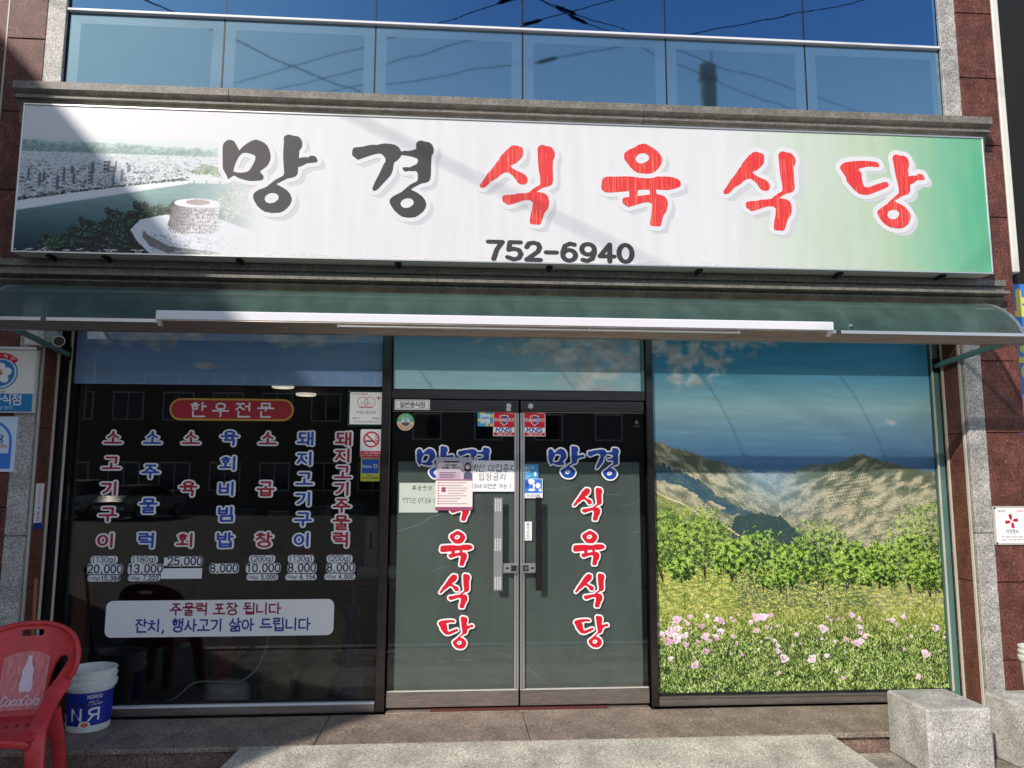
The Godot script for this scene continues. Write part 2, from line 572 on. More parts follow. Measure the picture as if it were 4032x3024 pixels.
func outlined(parent: Node, called: String, text: String, size: float, at: Vector3, ink: Material, pen: float, wide: float, edge: float, spacing := 0.05, stretch := 1.0, under: Material = null) -> MeshInstance3D:   # one vinyl letter: white border below, ink above, in one mesh
	var key := "%s|%.3f|%.2f|%.2f|%.2f|%s" % [text, size, pen, wide, edge, ink.resource_name]
	var mesh: ArrayMesh = made.get(key)
	if mesh == null:
		var st := begin()
		write(st, text, size, Vector3(0, 0, 0), pen, wide, spacing, edge, 0.0, stretch)
		mesh = st.commit()
		var s2 := begin()
		write(s2, text, size, Vector3(0, 0, 0.0018), pen, wide, spacing, 0.0, 0.0, stretch)
		mesh = s2.commit(mesh)
		mesh.surface_set_material(0, under if under else M.vinyl_white)
		mesh.surface_set_material(1, ink)
		made[key] = mesh
	return put(parent, called, mesh, null, at)
var made := {}

# brush-written syllables, traced as outlines (first ring of each piece, then its hole if any); 1000 units are about 0.4 m on the signboard
func brush(ch: String) -> Array:
	match ch:
		"망": return [[[122,350,135,300,170,258,215,236,262,236,305,258,345,315,375,370,397,415,450,350,510,295,580,250,640,222,690,219,750,240,815,272,860,315,895,380,915,450,923,500,918,560,895,625,855,680,800,725,768,748,762,772,785,800,815,825,823,860,815,895,770,915,710,922,650,928,590,928,500,910,410,885,355,855,330,842,300,860,270,885,240,910,200,830,145,740,138,680,130,560,124,450], [318,778,325,710,355,610,390,530,435,470,470,450,520,450,590,463,650,485,672,512,668,570,640,640,605,710,580,750,530,780,460,793,390,793]],
			[[1128,180,1140,145,1175,118,1220,110,1260,118,1305,132,1345,132,1390,150,1425,190,1443,240,1443,300,1425,350,1398,382,1395,515,1450,498,1510,492,1548,498,1580,470,1620,460,1665,472,1698,505,1708,540,1705,568,1650,583,1580,588,1520,602,1470,635,1388,670,1388,730,1380,790,1355,825,1300,850,1215,868,1150,905,1035,968,1060,982,1140,1020,1215,1065,1270,1125,1300,1190,1304,1240,1280,1310,1235,1370,1180,1420,1115,1452,1050,1455,985,1463,930,1453,865,1442,800,1405,740,1350,690,1275,662,1210,668,1150,700,1110,760,1070,850,1035,890,1010,940,965,1010,905,1080,860,1145,825,1160,770,1150,680,1138,560,1130,420,1132,320,1136,240], [855,1225,862,1185,900,1145,950,1125,1010,1123,1055,1140,1083,1175,1085,1215,1050,1260,1000,1290,940,1300,890,1285,862,1255]]]
		"경": return [[[122,415,120,350,130,300,150,280,220,270,300,258,380,235,460,220,530,222,600,203,670,190,750,193,830,207,880,232,915,265,935,300,940,320,1020,303,1045,310,1120,298,1195,270,1198,230,1192,190,1205,155,1240,127,1285,118,1330,130,1375,140,1415,143,1455,170,1485,215,1498,270,1490,330,1460,385,1455,560,1455,700,1445,780,1420,825,1370,848,1290,865,1220,905,1122,965,1145,985,1230,1025,1310,1080,1360,1140,1385,1210,1375,1280,1330,1350,1270,1400,1200,1445,1150,1450,1090,1457,1040,1450,990,1443,930,1410,860,1350,800,1270,765,1200,775,1145,830,1095,900,1055,965,1020,1030,960,1100,895,1170,855,1222,828,1238,780,1232,710,1220,670,1195,650,1130,657,1070,652,1040,668,1000,660,975,625,975,598,1030,590,1095,592,1150,560,1205,535,1230,490,1230,450,1190,425,1120,405,1030,390,948,383,925,430,885,475,832,515,818,570,810,650,780,730,730,795,650,885,580,970,530,1010,500,1017,475,990,480,950,520,850,570,750,610,660,650,560,682,510,680,450,650,405,610,375,575,368,500,382,400,418,300,458,220,490,165,450], [950,1215,965,1175,1010,1138,1070,1122,1120,1128,1160,1155,1175,1195,1160,1235,1110,1275,1050,1293,1000,1285,962,1255]]]
		"식": return [[[135,850,140,825,190,760,240,680,270,630,320,580,370,510,430,420,460,395,465,360,530,280,600,205,680,135,740,130,790,145,840,155,865,185,870,240,860,320,820,375,740,445,650,490,690,530,760,570,850,605,910,640,945,690,950,740,930,785,890,805,830,805,780,780,745,725,700,665,630,607,555,607,490,650,430,705,330,765,280,820,220,875,180,885,145,878]],
			[[1118,180,1130,145,1165,115,1205,105,1250,118,1285,127,1325,127,1365,150,1400,195,1418,250,1412,315,1382,370,1378,500,1380,620,1383,720,1365,785,1320,820,1225,845,1160,880,1095,925,1150,930,1215,940,1270,965,1300,1005,1305,1050,1315,1085,1308,1150,1290,1210,1235,1280,1205,1370,1170,1470,1145,1487,1010,1480,985,1460,985,1400,1000,1310,1020,1240,1035,1110,1000,1080,970,1068,880,1078,790,1108,690,1145,612,1166,570,1140,522,1105,515,1060,518,1025,550,1000,630,990,720,982,780,962,880,955,965,942,1030,885,1090,840,1150,812,1165,770,1160,670,1140,570,1128,420,1122,300]]]
		"육": return [[[520,330,530,275,600,215,710,165,770,120,840,98,905,97,940,120,1010,155,1100,215,1155,280,1183,350,1170,430,1120,510,1060,570,990,608,910,620,830,615,750,605,690,575,620,505,560,430,525,370], [720,365,735,320,780,280,840,262,900,268,945,305,955,345,940,385,890,420,820,445,765,435,730,405]],
			[[118,880,130,830,135,760,165,710,230,688,370,685,530,675,680,677,780,692,880,698,960,695,1040,680,1085,658,1140,662,1240,655,1350,665,1440,690,1485,730,1498,780,1480,825,1400,860,1280,890,1160,890,1066,885,1064,940,1085,970,1150,978,1210,1000,1245,1040,1255,1090,1265,1115,1255,1180,1235,1260,1185,1320,1160,1400,1130,1505,1105,1520,970,1515,945,1495,950,1430,970,1320,993,1145,960,1118,930,1107,840,1120,700,1165,575,1205,530,1175,485,1140,478,1090,485,1060,520,1040,605,1025,600,990,600,925,480,940,290,962,190,962,140,925], [748,902,850,895,945,892,958,930,955,972,900,985,840,995,790,1000,738,1013]]]
		"당": return [[[140,370,155,330,200,285,260,265,350,250,450,238,600,232,720,237,790,250,825,275,835,310,820,332,760,335,680,328,620,333,550,350,490,365,462,380,475,410,510,440,512,530,525,620,540,675,580,690,630,688,690,660,760,635,840,605,910,585,955,595,977,635,965,665,900,700,820,735,700,785,610,820,540,820,465,812,410,780,350,725,290,650,245,600,230,515,190,460]],
			[[1068,180,1075,140,1110,107,1150,100,1190,115,1230,122,1270,120,1315,145,1345,190,1356,250,1345,320,1328,360,1335,480,1390,462,1465,462,1490,435,1535,427,1580,440,1605,475,1612,520,1580,535,1470,545,1420,585,1345,628,1348,690,1335,750,1300,790,1200,820,1130,865,1055,912,1090,935,1170,970,1240,1015,1290,1075,1320,1140,1320,1200,1290,1270,1240,1330,1165,1375,1110,1380,1060,1383,1000,1372,940,1362,880,1325,820,1270,770,1200,745,1130,755,1090,810,1040,890,990,920,970,980,910,1050,850,1110,800,1140,775,1145,700,1130,610,1105,480,1090,350,1078,240], [920,1150,930,1110,970,1075,1030,1062,1085,1068,1118,1100,1125,1140,1100,1185,1050,1220,1000,1228,950,1210,925,1180]]]
	return []

func points(a: Array) -> PackedVector2Array:
	var p := PackedVector2Array()
	for i in range(0, a.size(), 2):
		p.append(Vector2(a[i], a[i + 1]))
	return p

func brush_letter(parent: Node, ch: String, scale: Vector2, at: Vector3, ink: Material, border: float, drop := Vector2.ZERO) -> MeshInstance3D:   # at = centre; border in drawing units; drop = offset of the printed grey copy
	var pieces := brush(ch)
	var lo := Vector2(9999, 9999)
	var hi := -lo
	for pc in pieces:
		for p in points(pc[0]):
			lo = lo.min(p)
			hi = hi.max(p)
	var mid := (lo + hi) / 2.0
	var mesh := ArrayMesh.new()
	var layers := []
	if drop != Vector2.ZERO:
		layers.append([border * 0.55, drop, 0.0, M.print_grey])
	layers.append([border, Vector2.ZERO, 0.0012, M.print_white if drop != Vector2.ZERO else M.vinyl_white])
	layers.append([0.0, Vector2.ZERO, 0.0024, ink])
	for l in layers:
		var st := begin()
		var k := 0
		for pc in pieces:
			var outer := points(pc[0])
			var holes := [points(pc[1])] if pc.size() > 1 else []
			if l[0] > 0:
				outer = Geometry2D.offset_polygon(outer, l[0], Geometry2D.JOIN_ROUND)[0]
				var hs := []
				for h in holes:
					for q in Geometry2D.offset_polygon(h, -l[0], Geometry2D.JOIN_ROUND):
						hs.append(q)
				holes = hs
			var thin := PackedVector2Array()
			for p in outer:
				if thin.is_empty() or thin[thin.size() - 1].distance_to(p) > 6.0:
					thin.append(p)
			var tris := triangles(thin, holes)
			for i in range(0, tris.size(), 3):
				var v := []
				for m in 3:
					var q: Vector2 = (tris[i + m] - mid + l[1]) * scale
					v.append(Vector3(q.x, -q.y, l[2] + k * 0.0001))
				face(st, v, Vector3(0, 0, 1))
			k += 1
		mesh = st.commit(mesh)
		mesh.surface_set_material(mesh.get_surface_count() - 1, l[3])
	return put(parent, "letter", mesh, null, at)

# =====================================================================
# materials
# =====================================================================
func rgb(r: int, g: int, b: int) -> Color:
	return Color8(r, g, b)

func flat_mat(called: String, c: Color, rough := 0.6, metal := 0.0, spec := 0.5) -> StandardMaterial3D:
	var m := StandardMaterial3D.new()
	m.resource_name = called
	m.albedo_color = c
	m.roughness = rough
	m.metallic = metal
	m.metallic_specular = spec
	M[called] = m
	return m

func textured(called: String, img: Image, rough: float, scale := 0.0, bump := 0.0) -> StandardMaterial3D:      # scale > 0: repeats over the world by that many per metre
	var m := flat_mat(called, Color.WHITE, rough)
	m.albedo_texture = ImageTexture.create_from_image(img)
	if scale > 0.0:
		m.uv1_triplanar = true
		m.uv1_world_triplanar = true
		m.uv1_scale = Vector3.ONE * scale
	if bump > 0.0:
		m.heightmap_enabled = true
		m.heightmap_texture = m.albedo_texture
		m.heightmap_scale = bump
	return m

func speckle(n: int, tones: Array, share: Array, patchy: float, seed: int, grain := 3) -> Image:      # crystals of several tones over soft patches
	var img := Image.create(n, n, false, Image.FORMAT_RGB8)
	var r := RandomNumberGenerator.new()
	r.seed = seed
	var noise := FastNoiseLite.new()
	noise.seed = seed
	noise.frequency = 4.0 / n
	noise.fractal_octaves = 3
	img.fill(tones[0])
	for k in n * n / 4:
		var t := r.randf()
		var i := 0
		while i < share.size() - 1 and t > share[i]:
			t -= share[i]
			i += 1
		var x := r.randi() % n
		var y := r.randi() % n
		var v := 1.0 + patchy * noise.get_noise_2d(x, y) + r.randf_range(-0.07, 0.07)
		var c: Color = tones[i] * v
		img.fill_rect(Rect2i(x, y, 1 + r.randi() % grain, 1 + r.randi() % grain), Color(clampf(c.r, 0, 1), clampf(c.g, 0, 1), clampf(c.b, 0, 1)))
	return img

func stained(img: Image, spots: int, cracks: int, c: Color, seed: int) -> Image:      # trodden-in spots and hairline cracks
	var r := RandomNumberGenerator.new()
	r.seed = seed
	var n := img.get_width()
	for k in spots:
		var x := r.randi() % n
		var y := r.randi() % n
		var s := 2 + r.randi() % 6
		var t := r.randf_range(0.25, 0.75)
		for i in s * s:
			var px := posmod(x + int(r.randfn(0.0, s * 0.5)), n)
			var py := posmod(y + int(r.randfn(0.0, s * 0.5)), n)
			img.set_pixel(px, py, img.get_pixel(px, py).lerp(c, t))
	for k in cracks:
		var p := Vector2(r.randi() % n, r.randi() % n)
		var d := r.randf() * TAU
		for i in 60 + r.randi() % 160:
			d += r.randf_range(-0.35, 0.35)
			p += Vector2(cos(d), sin(d))
			img.set_pixel(posmod(int(p.x), n), posmod(int(p.y), n), c)
	return img

func dusty(n: int, c: Color, amount: float, seed: int, streak := Vector2.ONE) -> Image:      # patches and fine grain on one colour
	var img := Image.create(n, n, false, Image.FORMAT_RGB8)
	var a := FastNoiseLite.new()
	a.seed = seed
	a.frequency = 5.0 / n
	a.fractal_octaves = 5
	var r := RandomNumberGenerator.new()
	r.seed = seed
	for y in n:
		for x in n:
			var v := 1.0 + amount * (a.get_noise_2d(x * streak.x, y * streak.y) + r.randf_range(-0.2, 0.2))
			img.set_pixel(x, y, Color(c.r * v, c.g * v, c.b * v))
	return img

func smeared(img: Image) -> Image:      # wiped dust and scratches
	var r := RandomNumberGenerator.new()
	r.seed = 12
	var n := img.get_width()
	for k in 46:
		var p := Vector2(r.randi() % n, r.randi() % n)
		var d := r.randf_range(-0.5, 0.5) + (PI / 2 if k % 2 else 0.0)
		var c := rgb(128, 140, 132) if k % 3 else rgb(44, 52, 48)
		var t := r.randf_range(0.08, 0.3)
		for i in 20 + r.randi() % 110:
			d += r.randf_range(-0.05, 0.05)
			p += Vector2(cos(d), sin(d))
			for q in (1 if k % 4 else 5):
				var x := posmod(int(p.x) + q, n)
				var y := posmod(int(p.y), n)
				img.set_pixel(x, y, img.get_pixel(x, y).lerp(c, t))
	return img

func brushed(c: Color, seed: int) -> Image:      # streaks along u
	var n := 256
	var img := Image.create(n, n, false, Image.FORMAT_RGB8)
	var r := RandomNumberGenerator.new()
	r.seed = seed
	img.fill(c)
	for k in 2500:
		var v := r.randf_range(0.86, 1.12)
		img.fill_rect(Rect2i(r.randi() % n, r.randi() % n, 10 + r.randi() % 60, 1), Color(minf(c.r * v, 1), minf(c.g * v, 1), minf(c.b * v, 1)))
	return img

func pane(called: String, tint: Color, a: float) -> StandardMaterial3D:
	var m := flat_mat(called, Color(tint, a), 0.0)
	m.transparency = BaseMaterial3D.TRANSPARENCY_ALPHA
	return m

func wavy(m: StandardMaterial3D) -> void:      # float glass is never quite flat
	if ripples == null:
		var img := Image.create(256, 256, false, Image.FORMAT_RGBA8)
		var nz := FastNoiseLite.new()
		nz.seed = 13
		nz.frequency = 0.012
		nz.fractal_octaves = 2
		for y in 256:
			for x in 256:
				var v := nz.get_noise_2d(x, y) * 0.5 + 0.5
				img.set_pixel(x, y, Color(v, v, v))
		img.bump_map_to_normal_map(1.0)
		ripples = ImageTexture.create_from_image(img)
	m.normal_enabled = true
	m.normal_texture = ripples
	m.normal_scale = 0.1
	m.uv1_triplanar = true
	m.uv1_world_triplanar = true
	m.uv1_scale = Vector3.ONE * 0.45
var ripples: ImageTexture = null

func materials() -> void:
	textured("red_granite", speckle(512, [rgb(98, 60, 51), rgb(122, 76, 66), rgb(70, 40, 35), rgb(148, 110, 100), rgb(50, 32, 31)], [0.4, 0.27, 0.2, 0.05, 0.08], 0.25, 3, 5), 0.5, 1.4).metallic_specular = 0.35
	textured("grey_granite", speckle(512, [rgb(164, 161, 156), rgb(192, 189, 183), rgb(128, 125, 122), rgb(88, 86, 85), rgb(210, 206, 200)], [0.35, 0.25, 0.22, 0.08, 0.1], 0.15, 5, 6), 0.5, 1.4)
	textured("dark_granite", speckle(512, [rgb(120, 116, 108), rgb(140, 135, 125), rgb(96, 93, 87), rgb(70, 68, 64), rgb(160, 155, 145)], [0.4, 0.22, 0.23, 0.1, 0.05], 0.22, 9, 5), 0.5, 1.6)
	textured("step_granite", stained(speckle(512, [rgb(138, 124, 112), rgb(158, 143, 130), rgb(112, 100, 92), rgb(84, 76, 72), rgb(172, 158, 146)], [0.38, 0.25, 0.22, 0.09, 0.06], 0.2, 11, 5), 30, 0, rgb(70, 64, 58), 6), 0.6, 0.9)
	textured("pink_granite", speckle(512, [rgb(128, 104, 96), rgb(150, 126, 116), rgb(98, 80, 76), rgb(64, 56, 56), rgb(176, 156, 146)], [0.36, 0.26, 0.22, 0.1, 0.06], 0.25, 12, 6), 0.6, 1.6)
	textured("block_granite", stained(speckle(512, [rgb(172, 170, 165), rgb(194, 192, 186), rgb(148, 146, 142), rgb(112, 110, 108), rgb(206, 204, 198)], [0.4, 0.25, 0.22, 0.07, 0.06], 0.18, 15, 5), 26, 1, rgb(120, 104, 92), 8), 0.65, 1.1)
	textured("concrete", stained(speckle(1024, [rgb(184, 178, 164), rgb(204, 199, 186), rgb(158, 152, 139), rgb(122, 118, 110), rgb(216, 212, 200)], [0.36, 0.24, 0.26, 0.07, 0.07], 0.2, 17, 8), 190, 5, rgb(96, 90, 80), 4), 0.85, 0.7)
	textured("asphalt", speckle(1024, [rgb(74, 73, 70), rgb(90, 89, 85), rgb(60, 60, 58), rgb(108, 106, 100), rgb(48, 48, 48)], [0.38, 0.25, 0.22, 0.06, 0.09], 0.35, 19, 5), 0.85, 0.5)
	textured("paving", speckle(512, [rgb(150, 144, 134), rgb(168, 162, 150), rgb(130, 124, 115), rgb(98, 94, 88), rgb(180, 174, 164)], [0.4, 0.25, 0.22, 0.07, 0.06], 0.35, 23, 5), 0.85, 0.9)
	var steel := textured("steel", brushed(rgb(176, 168, 162), 2), 0.3, 1.2)
	steel.metallic = 0.9
	var dark := textured("dark_steel", brushed(rgb(82, 78, 77), 4), 0.22, 1.2)
	dark.metallic = 0.9
	flat_mat("aluminium", rgb(206, 206, 204), 0.35, 0.85)
	flat_mat("white_trim", rgb(222, 220, 212), 0.45)
	flat_mat("pale_trim", rgb(186, 184, 174), 0.5)
	flat_mat("black", rgb(16, 16, 17), 0.5)
	flat_mat("rubber", rgb(26, 26, 27), 0.75)
	flat_mat("frame_dark", rgb(46, 44, 44), 0.4, 0.5)
	flat_mat("chrome", rgb(226, 226, 226), 0.08, 1.0)
	flat_mat("vinyl_white", rgb(236, 236, 238), 0.45)
	flat_mat("vinyl_red", rgb(206, 14, 40), 0.45)
	flat_mat("vinyl_blue", rgb(12, 62, 158), 0.45)
	flat_mat("menu_red", rgb(172, 20, 44), 0.45)
	flat_mat("menu_blue", rgb(32, 74, 176), 0.45)
	flat_mat("menu_navy", rgb(28, 28, 74), 0.45)
	flat_mat("panel_red", rgb(140, 14, 50), 0.45)
	flat_mat("panel_blue", rgb(32, 58, 150), 0.45)
	flat_mat("print_white", rgb(220, 221, 226), 0.5)
	flat_mat("print_grey", rgb(200, 203, 208), 0.5)
	flat_mat("print_black", rgb(52, 52, 54), 0.5)
	textured("print_red", faded_red(), 0.5, 1.0)
	flat_mat("gold", rgb(206, 164, 62), 0.4)
	flat_mat("badge_red", rgb(182, 26, 46), 0.45)
	flat_mat("paper", rgb(240, 240, 242), 0.8)
	flat_mat("paper_back", rgb(214, 224, 214), 0.8)
	flat_mat("pencil", rgb(92, 94, 98), 0.8)
	flat_mat("ink", rgb(40, 42, 46), 0.7)
	flat_mat("pale_ink", rgb(150, 140, 146), 0.7)
	flat_mat("sky_blue", rgb(66, 160, 212), 0.4)
	flat_mat("deep_blue", rgb(26, 84, 178), 0.4)
	flat_mat("yellow", rgb(220, 216, 96), 0.5)
	flat_mat("lime", rgb(196, 204, 66), 0.5)
	flat_mat("peach", rgb(238, 196, 156), 0.5)
	flat_mat("mint", rgb(84, 178, 140), 0.5)
	flat_mat("poster_pink", rgb(244, 226, 226), 0.6)
	flat_mat("poster_mauve", rgb(198, 164, 184), 0.6)
	flat_mat("poster_plum", rgb(150, 74, 112), 0.6)
	flat_mat("skin", rgb(228, 190, 172), 0.6)
	flat_mat("poster_grey", rgb(196, 190, 204), 0.6)
	flat_mat("hair", rgb(38, 32, 36), 0.6)
	flat_mat("dress", rgb(84, 84, 116), 0.6)
	flat_mat("sign_cream", rgb(232, 230, 218), 0.4)
	flat_mat("sign_blue", rgb(24, 122, 178), 0.4)
	flat_mat("bright_blue", rgb(56, 124, 214), 0.4)
	flat_mat("pale_blue", rgb(206, 224, 242), 0.4)
	textured("plastic_red", dusty(256, rgb(200, 56, 60), 0.16, 33), 0.4, 2.2)
	textured("faded_red", dusty(256, rgb(206, 118, 118), 0.3, 31, Vector2(3, 0.6)), 0.5, 3.0)
	flat_mat("print_pale", rgb(222, 204, 214), 0.5)
	textured("pail_white", dusty(256, rgb(220, 222, 218), 0.1, 35, Vector2(1, 0.4)), 0.45, 2.5)
	flat_mat("pail_blue", rgb(18, 42, 150), 0.4)
	flat_mat("orange", rgb(224, 116, 50), 0.5)
	flat_mat("purple", rgb(116, 70, 134), 0.5)
	flat_mat("brown_wood", rgb(136, 82, 36), 0.55)
	flat_mat("straw", rgb(176, 156, 104), 0.9)
	flat_mat("cctv_white", rgb(214, 218, 212), 0.4)
	flat_mat("lens", rgb(12, 12, 16), 0.08)
	flat_mat("mat_red", rgb(92, 42, 38), 0.9)
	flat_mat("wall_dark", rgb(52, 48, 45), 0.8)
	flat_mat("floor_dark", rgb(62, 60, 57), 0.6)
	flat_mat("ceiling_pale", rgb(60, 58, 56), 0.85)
	flat_mat("table_red", rgb(150, 56, 40), 0.5)
	flat_mat("mint_paint", rgb(170, 200, 186), 0.4)
	flat_mat("dish", rgb(206, 214, 208), 0.3)
	flat_mat("tarp_blue", rgb(36, 60, 140), 0.6)
	flat_mat("basin_pink", rgb(190, 62, 92), 0.45)
	flat_mat("sack", rgb(140, 130, 98), 0.85)
	flat_mat("green", rgb(40, 150, 70), 0.5)
	flat_mat("hose", rgb(190, 208, 190), 0.45)
	flat_mat("car_white", rgb(212, 212, 210), 0.25)
	flat_mat("car_silver", rgb(176, 172, 160), 0.25, 0.4)
	flat_mat("car_glass", rgb(20, 22, 25), 0.05)
	flat_mat("car_trim", rgb(32, 32, 34), 0.5)
	flat_mat("cable", rgb(20, 20, 21), 0.7)
	flat_mat("stack", rgb(128, 126, 122), 0.8)
	textured("brick", dusty(256, rgb(112, 92, 82), 0.3, 41), 0.9, 0.6)
	flat_mat("neighbour", rgb(112, 106, 100), 0.85)
	flat_mat("siding", rgb(96, 92, 86), 0.6, 0.3)
	flat_mat("siding_dark", rgb(44, 44, 44), 0.6)
	var poly := textured("canopy", dusty(512, rgb(90, 118, 110), 0.22, 57, Vector2(1.0, 1.0)), 0.4, 0.8)
	poly.albedo_color = Color(1, 1, 1, 0.72)
	poly.transparency = BaseMaterial3D.TRANSPARENCY_ALPHA
	poly.backlight_enabled = true
	poly.backlight = Color(0.74, 0.96, 0.88)
	M.canopy = poly
	flat_mat("canopy_rib", Color(rgb(140, 172, 160), 0.22), 0.45)
	M.canopy_rib.transparency = BaseMaterial3D.TRANSPARENCY_ALPHA
	M.canopy_rib.backlight_enabled = true
	M.canopy_rib.backlight = Color(0.8, 1.0, 0.92)
	flat_mat("strut_green", rgb(96, 142, 138), 0.4, 0.3)
	flat_mat("channel", rgb(226, 226, 232), 0.4)
	textured("gutter", brushed(rgb(150, 140, 132), 6), 0.4, 1.0).metallic = 0.75
	pane("glass", rgb(8, 16, 15), 0.34)
	pane("clear_glass", rgb(30, 44, 40), 0.03)
	pane("green_glass", rgb(30, 80, 70), 0.4)
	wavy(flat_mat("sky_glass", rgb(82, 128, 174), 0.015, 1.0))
	textured("door_film", smeared(dusty(512, rgb(72, 84, 78), 0.09, 51, Vector2(1.6, 0.5))), 0.5, 0.55)
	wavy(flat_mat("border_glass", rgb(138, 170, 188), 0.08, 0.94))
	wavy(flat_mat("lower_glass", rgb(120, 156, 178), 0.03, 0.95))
	flat_mat("spandrel", rgb(180, 190, 200), 0.5)
	flat_mat("lamp", rgb(250, 246, 236), 0.4)
	M.lamp.emission_enabled = true
	M.lamp.emission = Color(1, 0.97, 0.9)
	M.lamp.emission_energy_multiplier = 1.2
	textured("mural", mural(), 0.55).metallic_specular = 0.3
	textured("sky_left", clouds(720, 170, 61, rgb(112, 154, 212), rgb(150, 186, 226), [[120, 30, 90, 44], [190, 52, 70, 34], [260, 40, 50, 26], [480, 30, 90, 44], [570, 50, 70, 36], [640, 30, 50, 30], [290, 122, 30, 9], [60, 70, 30, 10]]), 0.5)
	textured("sky_transom", clouds(560, 150, 67, rgb(96, 168, 214), rgb(180, 222, 226), [[300, 20, 120, 50], [400, 60, 120, 60], [490, 40, 110, 80], [450, 120, 90, 40], [230, 10, 60, 20]]), 0.5)
	textured("sign_face", sign_print(), 0.45)

func faded_red() -> Image:      # a red print bleached in upright streaks
	var n := 512
	var img := Image.create(n, n, false, Image.FORMAT_RGB8)
	var r := RandomNumberGenerator.new()
	r.seed = 5
	img.fill(rgb(222, 50, 52))
	for k in 1400:
		var t := r.randf()
		var c := rgb(222, 50, 52).lerp(rgb(236, 142, 112), t * t * t)
		img.fill_rect(Rect2i(r.randi() % n, r.randi() % n - 60, 1 + r.randi() % 2, 40 + r.randi() % 160), c)
	return img

# ---- printed pictures ----
func fill_poly(img: Image, pts: Array, c: Color) -> void:
	var lo := 99999.0
	var hi := -99999.0
	for p in pts:
		lo = minf(lo, p.y)
		hi = maxf(hi, p.y)
	for y in range(maxi(0, int(lo)), mini(img.get_height(), int(hi) + 1)):
		var xs := []
		for i in pts.size():
			var a: Vector2 = pts[i]
			var b: Vector2 = pts[(i + 1) % pts.size()]
			var yy := y + 0.5
			if (a.y <= yy) != (b.y <= yy):
				xs.append(a.x + (yy - a.y) / (b.y - a.y) * (b.x - a.x))
		xs.sort()
		for i in range(0, xs.size() - 1, 2):
			var x0 := maxi(0, int(round(xs[i])))
			var x1 := mini(img.get_width(), int(round(xs[i + 1])))
			if x1 > x0:
				img.fill_rect(Rect2i(x0, y, x1 - x0, 1), c)

func vary(c: Color, r: RandomNumberGenerator, a: float) -> Color:
	var v := 1.0 + r.randf_range(-a, a)
	return Color(clampf(c.r * v, 0, 1), clampf(c.g * v, 0, 1), clampf(c.b * v, 0, 1))

func scumble(img: Image, r: RandomNumberGenerator, cx: float, cy: float, rx: float, ry: float, n: int, tones: Array, size := 3) -> void:      # a clump of small dabs, thinning out at its rim
	for k in n:
		var t := r.randf() * TAU
		var d := sqrt(r.randf()) * (0.75 + 0.25 * sin(t * 5.0 + cx) + 0.12 * sin(t * 11.0))
		var x := int(cx + cos(t) * rx * d)
		var y := int(cy + sin(t) * ry * d)
		img.fill_rect(Rect2i(x, y, 1 + r.randi() % size, 1 + r.randi() % size), vary(tones[r.randi() % tones.size()], r, 0.18))

func clouds(w: int, h: int, seed: int, top: Color, low: Color, puffs: Array) -> Image:
	var img := Image.create(w, h, false, Image.FORMAT_RGB8)
	paint_clouds(img, w, h, seed, [[0.0, top], [1.0, low]], puffs)
	return img

func paint_clouds(img: Image, w: int, h: int, seed: int, ramp: Array, puffs: Array) -> void:      # a printed sky: a ramp of blues, and cumulus where the puffs are
	var a := FastNoiseLite.new()
	a.seed = seed
	a.frequency = 0.016
	a.fractal_octaves = 7
	for y in h:
		var v := y / float(h)
		var base: Color = ramp[0][1]
		for i in ramp.size() - 1:
			if v >= ramp[i][0]:
				base = ramp[i][1].lerp(ramp[i + 1][1], clampf((v - ramp[i][0]) / (ramp[i + 1][0] - ramp[i][0]), 0, 1))
		for x in w:
			var nz := a.get_noise_2d(x, y * 1.25)
			var d := -1.0
			for p in puffs:
				var ex: float = (x - p[0]) / float(p[2])
				var ey: float = (y - p[1]) / float(p[3])
				d = maxf(d, 1.0 - ex * ex - ey * ey)
			var k := smoothstep(0.0, 1.0, (d * 0.8 + nz * 1.5) * 0.95 + 0.1) * 0.85
			var shade := 0.84 + 0.22 * a.get_noise_2d(x + 300, y * 2.0 + 90)
			var c := base * (1.0 + 0.06 * a.get_noise_2d(x * 0.3, y * 2.5))
			img.set_pixel(x, y, c.lerp(Color(shade * 0.98, shade, shade), k))

